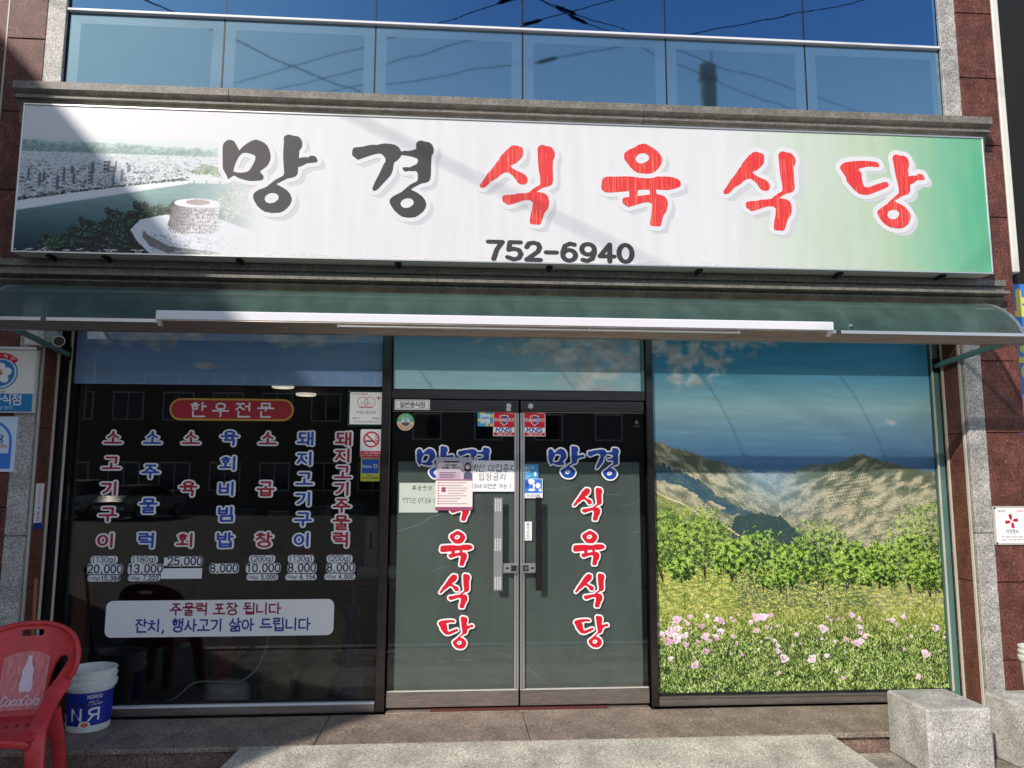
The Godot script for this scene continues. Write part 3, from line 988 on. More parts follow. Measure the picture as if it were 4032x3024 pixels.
func mural() -> Image:      # 2.165 x 2.638 m of landscape print: sky, two ridges, a scrubby valley, almond trees, a meadow with bindweed
	var w := 720
	var h := 880
	var img := Image.create(w, h, false, Image.FORMAT_RGB8)
	var r := RandomNumberGenerator.new()
	r.seed = 77
	paint_clouds(img, w, 430, 71, [[0.0, rgb(70, 156, 202)], [0.2, rgb(78, 162, 204)], [0.46, rgb(166, 206, 208)], [0.56, rgb(134, 176, 194)], [0.66, rgb(112, 156, 186)], [0.8, rgb(78, 118, 158)], [1.0, rgb(132, 160, 184)]], [[40, 20, 170, 70], [110, 70, 100, 54], [76, 112, 56, 40], [220, 26, 110, 36], [604, 232, 20, 9], [88, 262, 18, 6]])
	var nz := FastNoiseLite.new()
	nz.seed = 9
	nz.frequency = 0.02
	nz.fractal_octaves = 4
	var ridge := func(x: float, a: Array) -> float:
		for i in range(0, a.size() - 2, 2):
			if x <= a[i + 2]:
				return lerpf(a[i + 1], a[i + 3], smoothstep(a[i], a[i + 2], x)) + nz.get_noise_2d(x * 3.0, 5.0) * 6.0
		return a[-1]
	var crest := [0.0, 284.0, 66.0, 305.0, 148.0, 328.0, 218.0, 350.0, 262.0, 361.0, 300.0, 355.0, 335.0, 358.0, 405.0, 340.0, 452.0, 337.0, 528.0, 314.0, 592.0, 333.0, 650.0, 347.0, 720.0, 357.0]
	var spur := [0.0, 334.0, 50.0, 352.0, 110.0, 380.0, 170.0, 420.0, 235.0, 452.0, 275.0, 472.0, 330.0, 560.0, 720.0, 900.0]      # shaded spur, its crest and its foot
	var heel := [0.0, 374.0, 60.0, 394.0, 130.0, 430.0, 200.0, 462.0, 275.0, 474.0, 330.0, 540.0, 720.0, 900.0]
	var foot := [0.0, 408.0, 60.0, 436.0, 120.0, 470.0, 190.0, 496.0, 250.0, 530.0, 330.0, 600.0, 720.0, 900.0]      # green foothill in front, below the track
	var knoll := [0.0, 900.0, 170.0, 520.0, 205.0, 466.0, 270.0, 458.0, 310.0, 466.0, 350.0, 494.0, 390.0, 530.0, 720.0, 900.0]
	for x in w:
		var yc: float = ridge.call(float(x), crest)
		var ys: float = ridge.call(float(x), spur)
		var yh: float = ridge.call(float(x), heel)
		var yf: float = ridge.call(float(x), foot)
		var yk: float = ridge.call(float(x), knoll)
		for y in range(int(yc), 770):
			var mid := lerpf(288.0, 334.0, clampf((y - 360) / 150.0, 0, 1))
			var tilt := 0.55 if x < mid else -0.42
			var along := x * cos(tilt) + y * sin(tilt)
			var over := -x * sin(tilt) + y * cos(tilt)
			var gully := nz.get_noise_2d(along * 0.8 + (900.0 if x < mid else 0.0), over * 2.0)
			var fine := nz.get_noise_2d(x * 9.0, y * 12.0)
			var c := rgb(188, 180, 152).lerp(rgb(104, 112, 92), clampf(0.4 + gully * 1.3 + fine * 0.7, 0, 1))
			var top := clampf((54.0 + gully * 60.0 - (y - yc)) / 40.0, 0, 1) * clampf(absf(x - 285.0) / 50.0 - 0.6, 0, 1)      # dark green along the tops: scrub, and awning shade put into the print
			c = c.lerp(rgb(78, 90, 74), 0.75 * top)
			var haze := exp(-pow((x - mid) / 95.0, 2.0)) * clampf(1.1 - (y - 352) / 130.0, 0, 1)
			c = c.lerp(rgb(126, 162, 194), clampf(haze, 0, 1) * 0.7)
			if y > ys + gully * 12.0 and y < yh + gully * 14.0 and x < 285:
				c = rgb(50, 78, 98).lerp(rgb(78, 104, 110), clampf(0.35 + fine + gully, 0, 1))
			if y > yf + gully * 8.0:
				c = rgb(156, 164, 96).lerp(rgb(78, 104, 52), clampf(0.4 + fine * 1.2 + gully, 0, 1))
			if y > yk + gully * 6.0 and x > 190:
				c = rgb(40, 64, 72).lerp(rgb(66, 86, 78), clampf(0.4 + fine, 0, 1))
			img.set_pixel(x, y, c)
	for k in 15000:      # scrub dotted over the slopes, larger lower down
		var x := r.randi() % w
		var y := 330 + r.randi() % 260
		if y < ridge.call(float(x), crest) + 5.0:
			continue
		var big := 1 + int((y - 330) / 90.0)
		img.fill_rect(Rect2i(x, y, 1 + r.randi() % big, 1 + r.randi() % maxi(1, big - 1)), vary(rgb(78, 90, 76), r, 0.3))
	for row in 9:      # an orchard planted in rows on the right-hand slope
		for k in 16:
			img.fill_rect(Rect2i(430 + k * 7 + row * 2, 372 + row * 8 - k, 3, 3), vary(rgb(70, 84, 60), r, 0.2))
	for k in 900:
		img.fill_rect(Rect2i(380 + r.randi() % 330, 420 + r.randi() % 130, 2 + r.randi() % 5, 1), vary(rgb(208, 198, 164), r, 0.1))
	for k in 40:      # a track climbing the left foothill
		img.fill_rect(Rect2i(k * 6, 404 + int(k * 3.1 + 3.0 * sin(k * 0.4)), 7, 3), rgb(216, 204, 156))
	# dry grass behind and between the trees
	for k in 46000:
		var x := r.randi() % w
		var y := 585 + r.randi() % 170
		var n := nz.get_noise_2d(x * 2.0, y * 6.0) + 0.5 * nz.get_noise_2d(x * 8.0, y * 12.0)
		img.fill_rect(Rect2i(x, y, 1 + r.randi() % 3, 1 + r.randi() % 2), vary(rgb(204, 202, 108).lerp(rgb(104, 124, 52), clampf(0.42 + n * 1.7 + r.randf_range(-0.25, 0.25), 0, 1)), r, 0.2))
	# trees: trunk, shaded inner leaves, then lit sprays towards the upper left
	var lit := [rgb(138, 176, 62), rgb(172, 200, 88), rgb(206, 220, 124), rgb(116, 156, 54)]
	var half := [rgb(70, 114, 36), rgb(92, 138, 44), rgb(56, 92, 30)]
	var deep := [rgb(24, 44, 20), rgb(36, 60, 26), rgb(16, 30, 16)]
	var trees := [[690, 530, 96, 116], [560, 572, 70, 52], [500, 566, 60, 50], [14, 530, 76, 98], [118, 526, 70, 96], [186, 566, 50, 60], [636, 574, 76, 84], [262, 566, 76, 82], [336, 584, 56, 62], [412, 556, 78, 92], [474, 596, 54, 50], [684, 606, 70, 60], [304, 616, 44, 36], [556, 610, 56, 34], [60, 590, 40, 36]]
	for t in trees:
		for k in 3:      # limbs
			var lean := r.randf_range(-0.4, 0.4)
			for s in int(t[3] * 1.05):
				img.fill_rect(Rect2i(int(t[0] + lean * s * 0.6 + 2.0 * sin(s * 0.09 + k)), int(t[1] + t[3] * 0.95 - s), 3 if s < 40 else 2, 1), vary(rgb(50, 40, 30), r, 0.3))
		for k in 15000:      # leaves: where the crown's ragged field allows, toned by how the sprays catch the light
			var x: float = t[0] + r.randf_range(-1.25, 1.25) * t[2]
			var y: float = t[1] + r.randf_range(-1.15, 1.0) * t[3] * 0.8
			var ex: float = (x - t[0]) / float(t[2])
			var ey: float = (y - t[1]) / (t[3] * 0.78)
			if ex * ex + ey * ey + nz.get_noise_2d(x * 1.6, y * 1.6) * 1.1 + nz.get_noise_2d(x * 9.0, y * 9.0) * 0.7 > 0.92:
				continue
			var g := nz.get_noise_2d(x * 3.0 + 500.0, y * 3.6) * 1.2 + nz.get_noise_2d(x * 16.0, y * 16.0) * 0.9 + r.randf_range(-0.25, 0.25) - 0.3 * ey - 0.2 * ex
			var c: Color = deep[r.randi() % 3]
			if g > -0.16:
				c = half[r.randi() % 3]
			if g > 0.12:
				c = lit[r.randi() % 4]
			img.fill_rect(Rect2i(int(x), int(y), 1 + r.randi() % 2, 1 + r.randi() % 2), vary(c, r, 0.16))
	# meadow: clumps lighter and darker, blades in every direction
	for y in range(690, h):
		for x in range(0, w, 2):
			if y < 750 and r.randf() > (y - 690) / 60.0:
				continue
			var g := nz.get_noise_2d(x * 9.0, y * 8.0)
			img.fill_rect(Rect2i(x, y, 2, 1), vary(rgb(172, 172, 76).lerp(rgb(40, 62, 24), clampf((y - 690) / 110.0 + g * 1.6, 0, 1)), r, 0.3))
	for k in 46000:
		var y := 690 + int(190.0 * pow(r.randf(), 0.7))
		var x := r.randi() % w
		var g := nz.get_noise_2d(x * 7.0, y * 6.0) * 1.1 + nz.get_noise_2d(x * 1.5, y * 2.0) * 0.4 + r.randf_range(-0.4, 0.4)
		var c := rgb(30, 46, 24)
		if g > -0.1:
			c = rgb(84, 118, 42)
		if g > 0.12:
			c = rgb(142, 172, 72)
		if g > 0.32:
			c = rgb(220, 230, 160)
		c = c.lerp(rgb(200, 192, 92), clampf((770.0 - y) / 90.0, 0, 1) * 0.6)
		var lean := r.randf_range(-1.6, 1.6)
		for s in range(0, 3 + r.randi() % 7, 2):
			img.fill_rect(Rect2i(x + int(lean * s), y - s, 1, 2), vary(c, r, 0.12))
	for k in 46:      # tall dry stalks
		var x := r.randi() % w
		var y := 640 + r.randi() % 90
		var lean := r.randf_range(-0.6, 0.6)
		var tone: Color = [rgb(206, 198, 140), rgb(60, 50, 34), rgb(150, 156, 80)][r.randi() % 3]
		for s in 24 + r.randi() % 70:
			img.fill_rect(Rect2i(x + int(lean * s + 3.0 * sin(s * 0.07)), y - s, 1, 1), tone)
	# flowers: pale funnels at all angles, some only slivers
	for k in 118:
		var x := r.randf_range(0, w)
		var y := 700 + absf(r.randfn(0.0, 1.0)) * 62.0
		if k < 20:
			x = r.randf_range(0, 84)
			y = r.randf_range(728, 756)
		if y > h - 26:
			continue
		var big := r.randf_range(7, 14) if k % 3 == 0 else r.randf_range(3, 8)
		var tilt := r.randf_range(-0.8, 0.8)
		var pink := rgb(214, 164, 196).lerp(rgb(250, 234, 244), r.randf())
		var cup := []
		for i in 9:
			var t := PI + PI * i / 8.0
			cup.append(Vector2(x, y) + Vector2(cos(t) * big, sin(t) * big * r.randf_range(0.3, 0.65)).rotated(tilt))
		cup.append(Vector2(x, y) + Vector2(big * 0.2, big * 0.95).rotated(tilt))
		cup.append(Vector2(x, y) + Vector2(-big * 0.15, big * 0.95).rotated(tilt))
		fill_poly(img, cup, pink)
		fill_poly(img, [Vector2(x, y) + Vector2(-big * 0.7, 0).rotated(tilt), Vector2(x, y), Vector2(x, y) + Vector2(0, big * 0.85).rotated(tilt)], pink.lerp(rgb(176, 104, 150), r.randf_range(0.2, 0.6)))
		if big > 6:
			img.fill_rect(Rect2i(int(x), int(y - big * 0.3), 2, 2), rgb(254, 250, 252))
	for k in 5000:      # leaves across the flowers' feet
		var x := r.randi() % w
		var y := 716 + r.randi() % 160
		img.fill_rect(Rect2i(x, y, 1, 2 + r.randi() % 4), vary([rgb(30, 50, 22), rgb(120, 150, 60), rgb(200, 214, 136)][r.randi() % 3], r, 0.2))
	return img

func sign_print() -> Image:      # 6.6 x 1.009 m: a faded city view at the left, white, and green washed in at the right
	var w := 2040
	var h := 312
	var img := Image.create(w, h, false, Image.FORMAT_RGB8)
	var r := RandomNumberGenerator.new()
	r.seed = 21
	var a := FastNoiseLite.new()
	a.seed = 4
	a.frequency = 0.01
	a.fractal_octaves = 4
	var white := rgb(220, 221, 224)
	for x in w:
		var t := clampf((x - 1440) / 590.0, 0, 1)
		var g := white.lerp(rgb(178, 200, 176), clampf(t * 1.5, 0, 1)).lerp(rgb(84, 172, 136), clampf((t - 0.62) / 0.36, 0, 1))
		for y in range(0, h, 2):
			var n := a.get_noise_2d(x * 3.0, y * 0.3)
			var c := g * (1.0 + n * 0.025)
			c = c.lerp(rgb(172, 196, 146), clampf(t * 1.4, 0, 1) * (0.12 + 0.2 * a.get_noise_2d(x * 2.0, y * 0.5 + 50.0)))
			img.fill_rect(Rect2i(x, y, 1, 2), c)
	var pic := Image.create(480, h, false, Image.FORMAT_RGB8)
	pic.fill(white)
	# hills
	for x in 480:
		var y1 := 74 + int(7.0 * a.get_noise_2d(x * 2.0, 3.0)) + x / 40
		for y in range(y1, 100):
			pic.set_pixel(x, y, rgb(196, 208, 206).lerp(rgb(150, 172, 166), clampf((y - y1) / 14.0 + a.get_noise_2d(x * 6.0, y * 6.0), 0, 1)))
	# city: far roofs first, nearer blocks larger
	for k in 7000:
		var y := 86 + int(118.0 * pow(r.randf(), 0.8))
		var x := r.randi() % 420
		if y > 205 - x * 0.2:
			continue
		var s := 0.5 + (y - 86) / 46.0
		var c: Color = [rgb(222, 222, 228), rgb(206, 208, 214), rgb(150, 158, 162), rgb(214, 208, 206), rgb(112, 124, 120), rgb(180, 186, 190), rgb(196, 200, 206)][r.randi() % 7]
		c = c.lerp(rgb(206, 210, 214), clampf(1.0 - (y - 86) / 60.0, 0, 0.6))
		pic.fill_rect(Rect2i(x, y, 1 + int(s * r.randf_range(1, 4)), 1 + int(s * r.randf_range(0.4, 1.6))), c)
	for k in 17:      # slabs of flats in rows along the river
		var x := 4 + r.randi() % 215
		var y := 122 + k * 2 + r.randi() % 8 - x / 14
		var bw := 8 + r.randi() % 9
		var bh := 12 + r.randi() % 14 + k / 2
		pic.fill_rect(Rect2i(x, y, bw, bh), rgb(226, 226, 233))
		pic.fill_rect(Rect2i(x + bw * 2 / 3, y, bw / 3 + 1, bh), rgb(128, 134, 144))
		for yy in range(y + 2, y + bh, 2 + k % 2):
			pic.fill_rect(Rect2i(x + 1, yy, bw * 2 / 3 - 1, 1), rgb(150, 154, 162) if k % 3 else rgb(70, 74, 80))
	for k in 500:      # trees along the bank
		var x := r.randi() % 330
		pic.fill_rect(Rect2i(x, 198 - int(x * 0.16) + r.randi() % 8, 2 + r.randi() % 3, 2), vary(rgb(86, 98, 92), r, 0.35))
	# river bank and river
	fill_poly(pic, [Vector2(0, 206), Vector2(120, 184), Vector2(250, 163), Vector2(340, 152), Vector2(340, 158), Vector2(240, 176), Vector2(110, 202), Vector2(0, 226)], rgb(230, 230, 234))
	for y in range(150, h):
		for x in 470:
			var top := 226.0 - x * 0.2 if x < 330 else 158.0
			if y > top:
				var c := rgb(156, 178, 178).lerp(rgb(52, 80, 92), clampf((y - top) / 130.0 + (200 - x) / 700.0, 0, 1))
				pic.set_pixel(x, y, c * (1.0 + 0.05 * a.get_noise_2d(x * 3, y * 12)))
	scumble(pic, r, 390, 130, 62, 15, 1500, [rgb(150, 166, 140), rgb(180, 190, 168), rgb(120, 138, 118)], 3)
	pic.fill_rect(Rect2i(325, 148, 140, 4), rgb(226, 226, 228))
	for x in [340, 365, 392, 420]:
		pic.fill_rect(Rect2i(x, 152, 3, 7), rgb(170, 176, 178))
	# trees in front
	for t in [[250, 232, 50, 34], [305, 226, 30, 26], [200, 252, 56, 38], [150, 270, 50, 34], [110, 290, 60, 30], [200, 292, 70, 30], [70, 300, 30, 20], [290, 246, 40, 20]]:
		scumble(pic, r, t[0], t[1], t[2], t[3], 1300, [rgb(24, 36, 34), rgb(36, 54, 48), rgb(18, 26, 28)], 4)
		scumble(pic, r, t[0], t[1] - 4, t[2], t[3], 500, [rgb(96, 122, 106), rgb(126, 150, 132), rgb(70, 96, 84)], 3)
	scumble(pic, r, 425, 200, 40, 44, 1700, [rgb(168, 176, 158), rgb(196, 200, 186), rgb(140, 150, 132), rgb(214, 214, 206)], 3)
	# beacon tower on its round base
	fill_poly(pic, [Vector2(222, 262), Vector2(240, 240), Vector2(290, 228), Vector2(400, 236), Vector2(470, 262), Vector2(480, 312), Vector2(262, 312), Vector2(236, 286)], rgb(228, 228, 236))
	fill_poly(pic, [Vector2(248, 262), Vector2(256, 272), Vector2(300, 296), Vector2(400, 306), Vector2(400, 312), Vector2(300, 312), Vector2(262, 296), Vector2(246, 276)], rgb(150, 146, 144))
	for k in 32:      # the drum, course by course darker towards its left side
		var t := k / 32.0
		var x0 := lerpf(304, 395, t)
		var b0 := lerpf(294, 390, t)
		var x1 := lerpf(304, 395, t + 0.04)
		var b1 := lerpf(294, 390, t + 0.04)
		var low := 252 + 20.0 * sin(PI * t)
		fill_poly(pic, [Vector2(x0, 204), Vector2(x1, 204), Vector2(b1, low), Vector2(b0, low)], rgb(132, 126, 126).lerp(rgb(226, 224, 230), clampf(t * 2.2, 0, 1)))
	var top_ring := []
	var mouth := []
	for k in 24:
		var t := TAU * k / 24
		top_ring.append(Vector2(350 + cos(t) * 46, 202 + sin(t) * 10))
		mouth.append(Vector2(352 + cos(t) * 24, 200 + sin(t) * 6))
	fill_poly(pic, top_ring, rgb(232, 230, 236))
	fill_poly(pic, mouth, rgb(190, 170, 166))
	for k in 420:      # courses of stone
		var y := 212 + (r.randi() % 14) * 4
		var x := 296 + r.randi() % 96
		pic.fill_rect(Rect2i(x, y, 4 + r.randi() % 8, 1), vary(rgb(150, 142, 144), r, 0.2))
		pic.fill_rect(Rect2i(x, y, 1, 4), vary(rgb(160, 152, 152), r, 0.2))
	for k in 260:
		pic.fill_rect(Rect2i(262 + r.randi() % 190, 268 + r.randi() % 44, 2 + r.randi() % 6, 1), vary(rgb(176, 172, 178), r, 0.15))
	for k in 16:      # fence posts
		var y := 256 + k * 4
		pic.fill_rect(Rect2i(218 + int(pow(maxf(0, k - 4), 1.35)), y, 3, 3), rgb(40, 38, 42))
	pic.resize(300, 195, Image.INTERPOLATE_BILINEAR)      # an enlarged snapshot, none too sharp
	pic.resize(480, h, Image.INTERPOLATE_CUBIC)
	for y in h:      # the picture is faded into the white
		for x in 480:
			var k := clampf((x - 330) / 140.0 + maxf(0, (y - 230) / 500.0), 0, 1) if y > 60 else 1.0
			var p := pic.get_pixel(x, y)
			if y > 66:      # a dark, contrasty print
				p = Color(clampf((p.r - 0.55) * 1.3 + 0.42, 0, 1), clampf((p.g - 0.55) * 1.3 + 0.44, 0, 1), clampf((p.b - 0.55) * 1.3 + 0.44, 0, 1))
			var c := p.lerp(white, k * 0.97)
			img.set_pixel(x, y, c)
	for k in 240:      # rain streaks and dirt along the edges
		var x := r.randi() % w
		var c := img.get_pixel(x, 5).lerp(rgb(176, 170, 156), 0.25)
		img.fill_rect(Rect2i(x, h - 2 - r.randi() % 7, 2 + r.randi() % 14, 2), c)
	return img

# =====================================================================
# the setting
# =====================================================================
func setting() -> void:
	var g := begin()
	face(g, [Vector3(-160, 0, 160), Vector3(-160, 0, -60), Vector3(160, 0, -60), Vector3(160, 0, 160)], Vector3.UP)
	var road := part(self, "ground", g, M.asphalt)
	road.set_meta("kind", "structure")
	var pave := structure("pavement")
	for i in 14:      # flags laid along the shop, kerb in front
		var x := -9.0 + i * 1.3
		for j in 2:
			part(pave, "flag", boxed(Vector3(x, -0.05, 0.66 + j * 0.95), Vector3(x + 1.294, 0.06, 1.604 + j * 0.95), 0.006), M.paving)
		part(pave, "kerb", boxed(Vector3(x, -0.05, 2.562), Vector3(x + 1.294, 0.075, 2.72), 0.02), M.block_granite)
	part(pave, "bed", boxed(Vector3(-9, -0.06, -0.2), Vector3(9.2, 0.045, 2.56)), M.concrete)
	var step := structure("step")
	var cuts := [-3.9, -2.62, -1.29, 0.02, 1.33, 2.66, 3.66]
	for i in 6:
		part(step, "tread", boxed(Vector3(cuts[i], 0.148, 0.07), Vector3(cuts[i + 1] - 0.004, 0.18 - (0.002 if i % 2 else 0.0), 0.655 if i != 5 else 0.645), 0.005), M.step_granite)
		part(step, "riser", boxed(Vector3(cuts[i] + 0.35, 0.046, 0.3), Vector3(cuts[i + 1] + 0.346, 0.146, 0.625), 0.002), M.pink_granite)
	var ramp := structure("ramp")
	var r := begin()
	var top := [Vector3(-1.72, 0.179, 0.657), Vector3(1.92, 0.174, 0.657), Vector3(2.06, 0.068, 1.75), Vector3(-1.9, 0.068, 1.75)]
	face(r, top)
	for i in 4:
		var a: Vector3 = top[i]
		var b: Vector3 = top[(i + 1) % 4]
		face(r, [b, a, Vector3(a.x, 0.04, a.z), Vector3(b.x, 0.04, b.z)])
	part(ramp, "ramp_slab", r, M.concrete)

# =====================================================================
# the building
# =====================================================================
var house: Node3D

func building() -> void:
	house = thing("restaurant_building", "granite and glass building with restaurant shopfront on its ground floor", "building")
	# masses behind the facing
	part(house, "pier", boxed(Vector3(-3.62, 0, -6.2), Vector3(-3.262, 9.0, 0.288)), M.wall_dark)
	part(house, "pier", boxed(Vector3(3.234, 0, -6.2), Vector3(3.62, 9.0, 0.288)), M.wall_dark)
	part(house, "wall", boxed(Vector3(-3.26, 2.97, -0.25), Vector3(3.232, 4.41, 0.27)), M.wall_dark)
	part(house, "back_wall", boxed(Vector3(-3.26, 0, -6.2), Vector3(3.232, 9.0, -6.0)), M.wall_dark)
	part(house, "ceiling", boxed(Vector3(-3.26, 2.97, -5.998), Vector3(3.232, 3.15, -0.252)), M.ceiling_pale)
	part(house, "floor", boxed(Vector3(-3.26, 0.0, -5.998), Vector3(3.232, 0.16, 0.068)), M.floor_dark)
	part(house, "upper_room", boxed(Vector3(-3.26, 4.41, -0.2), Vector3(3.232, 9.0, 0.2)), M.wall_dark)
	part(house, "roof", boxed(Vector3(-3.7, 9.002, -6.3), Vector3(3.66, 9.2, 0.34)), M.dark_granite)
	# red granite facing, panel by panel
	var rows := [0.05, 0.528, 1.057, 1.58, 2.109, 2.633, 3.157, 3.722, 4.287, 4.826, 5.358, 5.89, 6.42, 6.95, 7.48, 8.0, 8.5, 9.0]
	for i in rows.size() - 1:
		for c in [[-3.622, -3.367], [3.349, 3.645], [-4.0, -3.64]]:
			var z: float = WALL if c[0] > -3.7 else WALL - 0.04
			part(house, "granite_panel", boxed(Vector3(c[0], rows[i] + 0.003, 0.29), Vector3(c[1], rows[i + 1] - 0.003, z + [0.0, 0.0008, -0.0008][i % 3]), 0.003), M.red_granite)
	# pale granite strips beside the openings
	for c in [[-3.365, -3.238], [3.215, 3.347]]:
		for y in [[0.05, 1.395], [1.4, 2.78], [2.785, 3.02], [4.44, 6.3], [6.305, 9.0]]:
			part(house, "granite_strip", boxed(Vector3(c[0], y[0], 0.29), Vector3(c[1], y[1], WALL + 0.002), 0.004), M.grey_granite)
	# reveals: red granite returns with pale metal beads
	for s in [[-3.26, -3.24, 1.0], [3.217, 3.233, -1.0]]:
		for y in [[0.182, 1.055], [1.06, 2.107], [2.112, 2.96]]:
			part(house, "granite_panel", boxed(Vector3(s[0], y[0], 0.03), Vector3(s[1], y[1], 0.288), 0.002), M.red_granite)
		var x: float = -3.24 if s[2] > 0 else 3.217
		for z in [[0.262, 0.289], [0.062, 0.086]]:
			var w: float = 0.012 * s[2]
			part(house, "bead", boxed(Vector3(minf(x, x + w), 0.182, z[0]), Vector3(maxf(x, x + w), 2.94, z[1]), 0.003), M.pale_trim)
	part(house, "downpipe_trim", boxed(Vector3(3.647, 3.3, 0.25), Vector3(3.70, 9.0, 0.33), 0.006), M.white_trim)
	part(house, "side_trim", boxed(Vector3(-3.638, 0.05, 0.28), Vector3(-3.624, 9.0, 0.315), 0.003), M.pale_trim)
	# cornice above the sign, in stones butted end to end
	var seams := [-3.475, -2.05, -0.6, 0.86, 2.3, 3.475]
	for i in 5:
		var st := begin()
		along_x(st, [Vector2(0.322, 4.44), Vector2(0.462, 4.44), Vector2(0.462, 4.388), Vector2(0.452, 4.38), Vector2(0.425, 4.366), Vector2(0.425, 4.345), Vector2(0.44, 4.343), Vector2(0.44, 4.334), Vector2(0.408, 4.33), Vector2(0.408, 4.325), Vector2(0.385, 4.30), Vector2(0.36, 4.255), Vector2(0.345, 4.19), Vector2(0.322, 4.19)], seams[i] + (0.0015 if i else 0.0), seams[i + 1] - (0.0015 if i < 4 else 0.0))
		part(house, "cornice_stone", st, M.dark_granite)
	for i in 5:      # string course between sign and awning
		var st := begin()
		along_x(st, [Vector2(0.322, 3.2), Vector2(0.465, 3.2), Vector2(0.465, 3.158), Vector2(0.44, 3.15), Vector2(0.44, 3.112), Vector2(0.502, 3.112), Vector2(0.502, 3.092), Vector2(0.43, 3.086), Vector2(0.43, 3.074), Vector2(0.448, 3.072), Vector2(0.448, 3.062), Vector2(0.405, 3.04), Vector2(0.385, 3.0), Vector2(0.455, 2.996), Vector2(0.455, 2.982), Vector2(0.322, 2.972)], seams[i] + (0.0015 if i else 0.0), seams[i + 1] - (0.0015 if i < 4 else 0.0))
		part(house, "cornice_stone", st, M.dark_granite)
	part(house, "fascia", boxed(Vector3(-3.36, 3.022, 0.271), Vector3(3.345, 4.42, 0.321)), M.dark_granite)
	# first-floor glazing: six bays, two rows in view
	var bay := 1.0762
	for i in 6:
		var x0 := -3.231 + i * bay + 0.006
		var x1 := x0 + bay - 0.012
		for row in [[4.442, 5.053], [5.078, 6.35]]:
			var win := Node3D.new()
			win.name = "window"
			house.add_child(win, true)
			var z := 0.286
			if row[0] < 5.0:
				var m := 0.075
				part(win, "pane", boxed(Vector3(x0 + m, row[0], z - 0.006), Vector3(x1 - m, row[1] - m, z)), M.lower_glass)
				var b := begin()
				box(b, Vector3(x0, row[0], z - 0.006), Vector3(x0 + m, row[1], z))
				box(b, Vector3(x1 - m, row[0], z - 0.006), Vector3(x1, row[1], z))
				box(b, Vector3(x0 + m, row[1] - m, z - 0.006), Vector3(x1 - m, row[1], z))
				part(win, "coated_border", b, M.border_glass)
			else:
				part(win, "pane", boxed(Vector3(x0, row[0], z - 0.006), Vector3(x1, row[1], z)), M.sky_glass)
	for i in 7:
		var x := -3.231 + i * bay
		part(house, "mullion", boxed(Vector3(x - 0.0055, 4.442, 0.205), Vector3(x + 0.0055, 9.0, 0.289)), M.frame_dark)
	part(house, "transom", boxed(Vector3(-3.236, 5.056, 0.205), Vector3(3.213, 5.076, 0.318), 0.003), M.channel)
	part(house, "transom", boxed(Vector3(-3.236, 6.353, 0.205), Vector3(3.213, 6.375, 0.318), 0.003), M.aluminium)
	part(house, "upper_cladding", boxed(Vector3(-3.22, 6.38, 0.205), Vector3(3.2, 9.0, 0.285)), M.sky_glass)

func group_node(parent: Node, called: String) -> Node3D:
	var o := Node3D.new()
	o.name = called
	parent.add_child(o, true)
	return o

func leaf_box(d: Node3D, s: float, called: String, xa: float, xb: float, y0: float, y1: float, z0: float, z1: float, mat: Material, bev := 0.003) -> void:
	part(d, called, boxed(Vector3(minf(xa * s, xb * s), y0, z0), Vector3(maxf(xa * s, xb * s), y1, z1), bev), mat)

